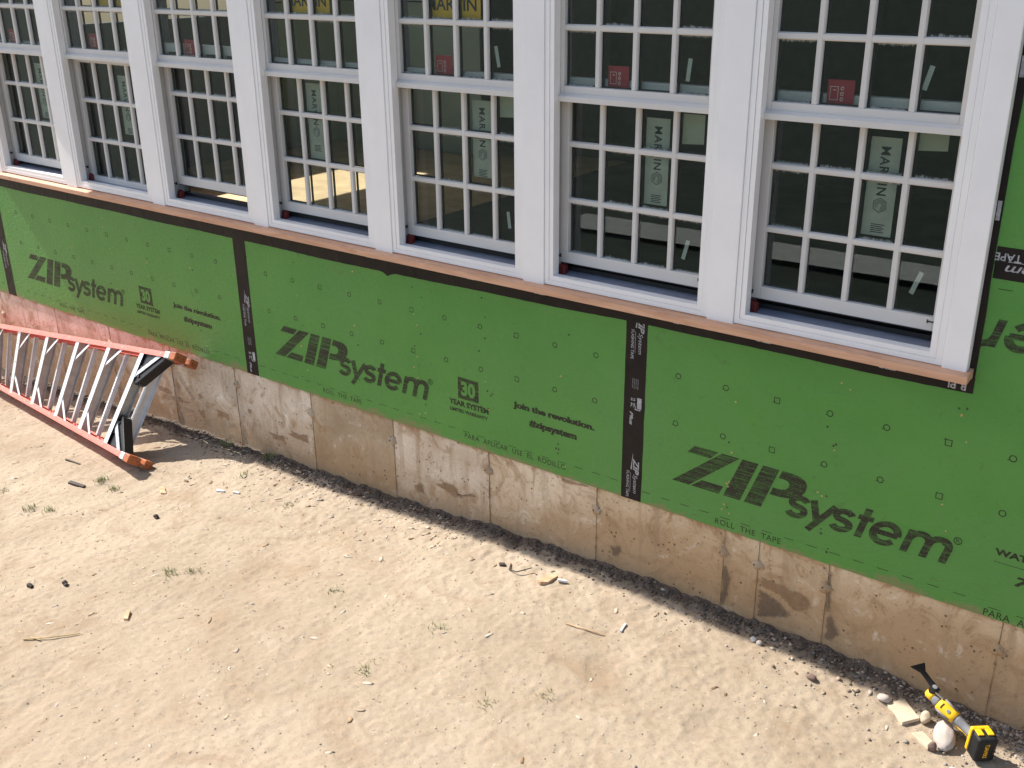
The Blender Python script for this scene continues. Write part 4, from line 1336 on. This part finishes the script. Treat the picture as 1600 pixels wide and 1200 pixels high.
# ------------------------------------------------------------------ stones, slabs and scraps
def lump(name, loc, size, m, label, cat, group=None, rot=(0, 0, 0), seed=0, sub=3, sink=0.3, rough=0.16, flatten=None):
    r = random.Random(seed)
    import bmesh
    bm = bmesh.new()
    bmesh.ops.create_icosphere(bm, subdivisions=sub, radius=1.0)
    ph = [Vector((r.uniform(-9, 9), r.uniform(-9, 9), r.uniform(-9, 9))) for _ in range(2)]
    from mathutils import noise as mn
    R = Matrix.Rotation(rot[2], 3, 'Z') @ Matrix.Rotation(rot[1], 3, 'Y') @ Matrix.Rotation(rot[0], 3, 'X')
    for v in bm.verts:
        k = 1 + rough * 1.6 * mn.noise(v.co * 0.9 + ph[0]) + rough * 0.6 * mn.noise(v.co * 2.6 + ph[1])
        c = v.co * k
        if flatten:
            c.z = max(-flatten, min(flatten, c.z))
        v.co = R @ Vector((c.x * size[0], c.y * size[1], c.z * size[2]))
    zmin = min(v.co.z for v in bm.verts)
    h = max(v.co.z for v in bm.verts) - zmin
    for v in bm.verts:
        v.co.z -= zmin + h * sink
    me = bpy.data.meshes.new(name)
    bm.to_mesh(me)
    bm.free()
    me.materials.append(m)
    me.polygons.foreach_set('use_smooth', [not flatten] * len(me.polygons))
    o = link(bpy.data.objects.new(name, me))
    o.location = (loc[0], loc[1], gz(loc[0], loc[1]))
    return tag(o, label, cat, group)

lump('stone', (3.832, -.215), (.036, .062, .028), M['stone'], 'big pale oval stone under the power tool', 'stone', 'stones by the power tool', rot=(0.25, 0.0, .25), seed=12, sub=4, sink=0.12, rough=.10)
lump('stone', (3.748, -.158), (.018, .022, .022), M['tan_slab'], 'small tan stone between the tan slab and the power tool', 'stone', 'stones by the power tool', seed=5, sink=.1)
lump('stone', (3.812, -.285), (.016, .012, .020), M['stone_brown'], 'small brown stone at the end of the lower tan slab', 'stone', 'stones by the power tool', seed=6, sink=.1)
lump('stone', (3.905, -.345), (.022, .018, .014), M['stone_grey'], 'grey stone in front of the big pale oval stone', 'stone', 'stones by the power tool', seed=7, sink=.2)
lump('stone', (3.347, -.200), (.020, .013, .012), M['stone_brown'], 'dark brown oval stone alone on the sunlit soil', 'stone', seed=8, sink=.15, sub=4, rough=.06)
lump('stone', (3.598, -.145), (.024, .018, .014), M['stone'], 'whitish stone at the shadow edge above the tan slab', 'stone', seed=9, sink=.2)
lump('stone', (3.075, -.115), (.014, .012, .012), M['stone_grey'], 'pale grey stone at the shadow edge under the dark seam stain', 'stone', seed=10, sink=.15)
lump('stone', (3.105, -.128), (.013, .010, .011), M['stone'], 'small whitish stone touching the pale grey one at the shadow edge', 'stone', seed=11, sink=.15)

def slab(name, pts, t, m, label, cat, tilt=0.0, group=None, lift=0.0):
    """a thin flat piece lying on the soil; pts are (x, y)"""
    cx, cy = sum(p[0] for p in pts) / len(pts), sum(p[1] for p in pts) / len(pts)
    a = sum((pts[i][0] * pts[(i + 1) % len(pts)][1] - pts[(i + 1) % len(pts)][0] * pts[i][1]) for i in range(len(pts)))
    if a < 0:
        pts = pts[::-1]
    z = gz(cx, cy) + lift
    b = MB()
    n = len(pts)
    lo_ = [(x - cx, y - cy, -0.004 + tilt * (x - cx)) for x, y in pts]
    hi_ = [((x - cx) * .97, (y - cy) * .97, t + tilt * (x - cx) + random.uniform(-.1, .1) * t) for x, y in pts]
    fs = [tuple(range(n - 1, -1, -1)), tuple(range(n, 2 * n))] + [(i, (i + 1) % n, (i + 1) % n + n, i + n) for i in range(n)]
    b.add(lo_ + hi_, fs)
    o = b.build(name, m, bevel=min(0.002, t * .3))
    o.location = (cx, cy, z)
    return tag(o, label, cat, group)
slab('tan_slab', [(3.610, -.154), (3.654, -.090), (3.736, -.170), (3.693, -.230)], .010, M['tan_slab'], 'flat tan slab lying left of the power tool', 'slab', 0.05, lift=.006)
slab('tan_slab', [(3.730, -.258), (3.762, -.222), (3.806, -.256), (3.803, -.297)], .010, M['tan_slab'], 'narrow tan slab below the larger slab, half buried', 'slab', 0.0, lift=.003)
slab('wood_stick', [(-.632, -.792), (-.512, -.775), (-.508, -.795), (-.626, -.815)], .012, M['dark_wood'], 'dark short stick lying below the ladder foot', 'stick', lift=.003)
slab('wood_stick', [(-.93, -.640), (-.80, -.628), (-.798, -.636), (-.93, -.650)], .006, M['dark_wood'], 'thin dark stick lying along the sunlit soil below the ladder rail', 'stick', lift=.002)
slab('wood_chip', [(2.150, -.280), (2.160, -.235), (2.185, -.200), (2.205, -.200), (2.198, -.265), (2.172, -.288)], .012, M['chip'], 'split tan wood chip just below the shadow edge', 'wood chip', lift=.004)
slab('plastic_scrap', [(2.218, -.226), (2.262, -.214), (2.266, -.222), (2.226, -.236)], .006, M['white_scrap'], 'white scrap at the tip of the split tan wood chip', 'scrap', lift=.010)
slab('wood_chip', [(1.912, -.242), (1.935, -.228), (1.950, -.240), (1.928, -.256)], .008, M['dark_wood'], 'small dark chip between the split chip and the shadow edge', 'wood chip', lift=.003)
slab('plastic_scrap', [(2.612, -.318), (2.621, -.318), (2.632, -.372), (2.622, -.373)], .005, M['white_scrap'], 'thin white scrap standing out on the bright soil', 'scrap', lift=.004)
slab('plastic_scrap', [(.165, -.430), (.215, -.412), (.222, -.424), (.180, -.444)], .005, M['white_scrap'], 'white flake right of the ladder foot, the left of two', 'scrap', lift=.004)
slab('plastic_scrap', [(.262, -.398), (.305, -.386), (.308, -.396), (.270, -.408)], .005, M['white_scrap'], 'white flake right of the ladder foot, the right of two', 'scrap', lift=.004)
lump('clod', (.148, -.790), (.017, .011, .010), M['dark_wood'], 'dark clod alone in the middle of the soil below the ladder shadow', 'clod', seed=21, sink=.2, rough=.45)
lump('clod', (.236, -1.517), (.017, .011, .010), M['dark_wood'], 'dark clod near the left border, left of its twin', 'clod', seed=22, sink=.2, rough=.45)
lump('clod', (.358, -1.418), (.017, .011, .010), M['dark_wood'], 'dark clod near the left border, right of its twin', 'clod', seed=23, sink=.2, rough=.45)
slab('wood_chip', [(-.16, -.560), (-.13, -.545), (-.06, -.585), (-.09, -.600)], .008, M['chip'], 'tan wood sliver below the ladder foot', 'wood chip', lift=.003)
slab('wood_chip', [(.80, -1.395), (.812, -1.385), (.86, -1.430), (.842, -1.440)], .010, M['chip'], 'tan bark sliver right of the straw', 'wood chip', lift=.002)

def twig(name, pts, rad, m, label, cat):
    b = MB()
    base = Vector((pts[0][0], pts[0][1], gz(pts[0][0], pts[0][1])))
    P = [Vector((x, y, gz(x, y) + h)) - base for x, y, h in pts]
    for p, q in zip(P[:-1], P[1:]):
        b.cyl(p, q, rad, 6, rad * .8)
    o = b.build(name, m)
    o.location = base
    return tag(o, label, cat)
twig('twig', [(1.960, -.215, .004), (1.985, -.262, .006), (2.030, -.268, .012), (2.075, -.215, .02)], .003, M['dark_wood'], 'thin bent twig in a V beside the dark chip', 'twig')
twig('straw', [(.615, -1.760, .005), (.70, -1.690, .010), (.775, -1.600, .006)], .0035, M['straw'], 'long dry straw lying near the left border', 'straw')
twig('straw', [(.62, -1.735, .005), (.68, -1.722, .008)], .003, M['straw'], 'short straw crossing the long dry straw', 'straw')
twig('twig', [(2.42, -.455, .004), (2.50, -.450, .007), (2.585, -.425, .005)], .003, M['chip'], 'thin twig lying left of the thin white scrap', 'twig')

# ---- grass tufts
def tuft(x, y, n, h, label, seed):
    r = random.Random(seed)
    b = MB()
    for _ in range(n):
        a = r.uniform(0, 6.28)
        ox, oy = r.gauss(0, .018), r.gauss(0, .018)
        ln = h * r.uniform(.45, 1.1)
        lean = r.uniform(.3, 1.1)
        dx, dy = math.cos(a), math.sin(a)
        wx, wy = -dy * .0014, dx * .0014
        p = []
        for t in (0, .5, 1):
            p.append((ox + dx * ln * lean * t * t, oy + dy * ln * lean * t * t, ln * (t - .25 * lean * t * t)))
        z0 = gz(x + ox, y + oy) - gz(x, y) - .002
        b.add([(p[0][0] - wx, p[0][1] - wy, z0), (p[0][0] + wx, p[0][1] + wy, z0), (p[1][0] + wx, p[1][1] + wy, z0 + p[1][2]), (p[1][0] - wx, p[1][1] - wy, z0 + p[1][2]), (p[2][0], p[2][1], z0 + p[2][2])],
              [(0, 1, 2, 3), (3, 2, 4)])
    o = b.build('grass_tuft', M['grass'])
    o.location = (x, y, gz(x, y))
    return tag(o, label, 'grass tuft', 'grass tufts in the soil')
TU = [(-.50, -.690, 60, .045, 'broad sparse grass tuft right below the ladder foot'), (-.36, -.700, 40, .04, 'grass tuft beside the broad one below the ladder foot'),
      (-.438, -1.036, 34, .045, 'grass tuft near the left border, right of a pair'), (-.540, -1.090, 34, .045, 'grass tuft near the left border, left of a pair'),
      (-.87, -1.05, 26, .04, 'grass tuft cut by the left border'), (.675, -1.090, 40, .04, 'green grass tuft on the middle soil, left of a pair'),
      (.760, -1.022, 30, .045, 'green grass tuft on the middle soil, right of a pair'), (1.965, -1.141, 30, .035, 'small green tuft in the bare soil at the lower centre'),
      (2.008, -.781, 24, .03, 'small pale tuft in the bright soil right of centre'), (1.456, -.797, 26, .03, 'thin yellowish tuft in the centre of the soil'),
      (-.22, -.050, 34, .07, 'upright green tuft against the foundation behind the ladder shadow'), (.13, -.045, 34, .06, 'upright green tuft against the pale foundation bay'),
      (-.95, -.140, 40, .07, 'leafy green tuft seen through the ladder'), (.16, -.245, 30, .035, 'low tuft at the end of the ladder shadow'),
      (.62, -.330, 26, .03, 'low yellow tuft on the bright bank right of the ladder shadow'), (2.62, -.86, 18, .03, 'lone wispy tuft in the bare soil at right'),
      (2.46, -1.02, 20, .03, 'wispy grey green tuft low in the photo')]
for k, (x, y, n, h, lab) in enumerate(TU):
    tuft(x, y, n, h * .85, lab, 50 + k)

# ---- loose gravel, clods and litter that nobody could count
def scatter(name, n, sampler, size, m, flat_=0.7, aniso=1.0, seed=1):
    r = np.random.default_rng(seed)
    t = (1 + 5 ** .5) / 2
    V = np.array([(-1, t, 0), (1, t, 0), (-1, -t, 0), (1, -t, 0), (0, -1, t), (0, 1, t), (0, -1, -t), (0, 1, -t), (t, 0, -1), (t, 0, 1), (-t, 0, -1), (-t, 0, 1)], float)
    V /= np.linalg.norm(V[0])
    Fc = np.array([(0, 11, 5), (0, 5, 1), (0, 1, 7), (0, 7, 10), (0, 10, 11), (1, 5, 9), (5, 11, 4), (11, 10, 2), (10, 7, 6), (7, 1, 8), (3, 9, 4), (3, 4, 2), (3, 2, 6), (3, 6, 8), (3, 8, 9), (4, 9, 5), (2, 4, 11), (6, 2, 10), (8, 6, 7), (9, 8, 1)])
    xy = sampler(r, n)
    z = ground_z(xy[:, 0], xy[:, 1])
    s = size[0] + (size[1] - size[0]) * r.random(n) ** 3
    jit = 1 + 0.42 * (r.random((n, 12)) - 0.5) * 2
    P = V[None] * jit[..., None] * s[:, None, None]
    P[..., 0] *= (aniso * (0.7 + 0.6 * r.random(n)))[:, None]
    P[..., 2] *= (flat_ * (0.7 + 0.5 * r.random(n)))[:, None]
    a = r.random(n) * 6.283
    ca, sa = np.cos(a)[:, None], np.sin(a)[:, None]
    X, Y = P[..., 0] * ca - P[..., 1] * sa, P[..., 0] * sa + P[..., 1] * ca
    co = np.stack([X + xy[:, 0:1], Y + xy[:, 1:2], P[..., 2] + (z + s * flat_ * 0.35)[:, None]], -1).reshape(-1, 3)
    f = (Fc[None] + (np.arange(n) * 12)[:, None, None]).reshape(-1, 3)
    me = bpy.data.meshes.new(name)
    me.vertices.add(len(co)); me.vertices.foreach_set('co', co.astype(np.float32).ravel())
    me.loops.add(f.size); me.loops.foreach_set('vertex_index', f.ravel().astype(np.int32))
    me.polygons.add(len(f))
    me.polygons.foreach_set('loop_start', np.arange(0, f.size, 3, dtype=np.int32))
    me.polygons.foreach_set('loop_total', np.full(len(f), 3, dtype=np.int32))
    me.update()
    me.materials.append(m)
    return tag(link(bpy.data.objects.new(name, me)), kind='stuff')

def near_wall(r, n):
    x = r.uniform(-3.2, 4.4, n)
    y = -0.008 - np.abs(r.exponential(0.036, n))
    return np.stack([x, np.maximum(y, -0.6)], -1)

def everywhere(r, n):
    return np.stack([r.uniform(-2.5, 4.4, n), r.uniform(-2.4, -0.02, n)], -1)

def right_corner(r, n):
    x = 4.25 - np.abs(r.exponential(0.33, n))
    return np.stack([np.maximum(x, 2.3), -0.004 - np.abs(r.exponential(0.09, n))], -1)

def left_bank(r, n):
    return np.stack([r.uniform(-0.6, 1.6, n), -0.03 - np.abs(r.exponential(0.14, n))], -1)

sc = scatter('soil_clods', 6000, near_wall, (0.0015, 0.0065), M['clods'], .45, 1.3, 2)
sc['label'] = 'soil clods toned dark with the shade along the foot of the foundation'
scatter('fine_gravel', 9000, everywhere, (0.0010, 0.0040), M['gravel'], .6, 1.1, 3)['label'] = 'fine gravel strewn over the sandy yard'
scatter('gravel', 1700, right_corner, (0.0018, 0.0095), M['gravel'], .7, 1.1, 4)['label'] = 'coarser gravel around the power tool'
scatter('litter', 900, left_bank, (0.0025, 0.010), M['litter'], .18, 2.2, 5)['label'] = 'flat chips on the bank right of the ladder'
scatter('yard_litter', 600, everywhere, (0.0025, 0.010), M['litter'], .16, 2.4, 6)['label'] = 'scattered flat chips over the yard'

# small joined detail that is too fine to pick apart
FINE = ('rivets', 'rail_rivets', 'bolts', 'foot_holes', 'battery_ribs', 'guide_dashes', 'nail_guide_marks', 'tape_lettering', 'lettering', 'card_print', 'battery_lettering',
        'printed_logo', 'printed_badge', 'printed_warranty', 'printed_slogan', 'printed_edge_text', 'printed_rating', 'badge_number', 'casing_bead')
for o in list(bpy.data.objects):
    if o.name.split('.')[0] in FINE:
        o['kind'] = 'stuff'

scatter('soil_crumbs', 6000, lambda r, n: np.stack([r.uniform(-3.0, 4.4, n), -0.004 - np.abs(r.normal(0, 0.045, n))], -1), (0.0015, 0.0075), M['clods'], .6, 1.3, 7)['label'] = 'fine crumbs of soil toned dark with the shade against the foundation'
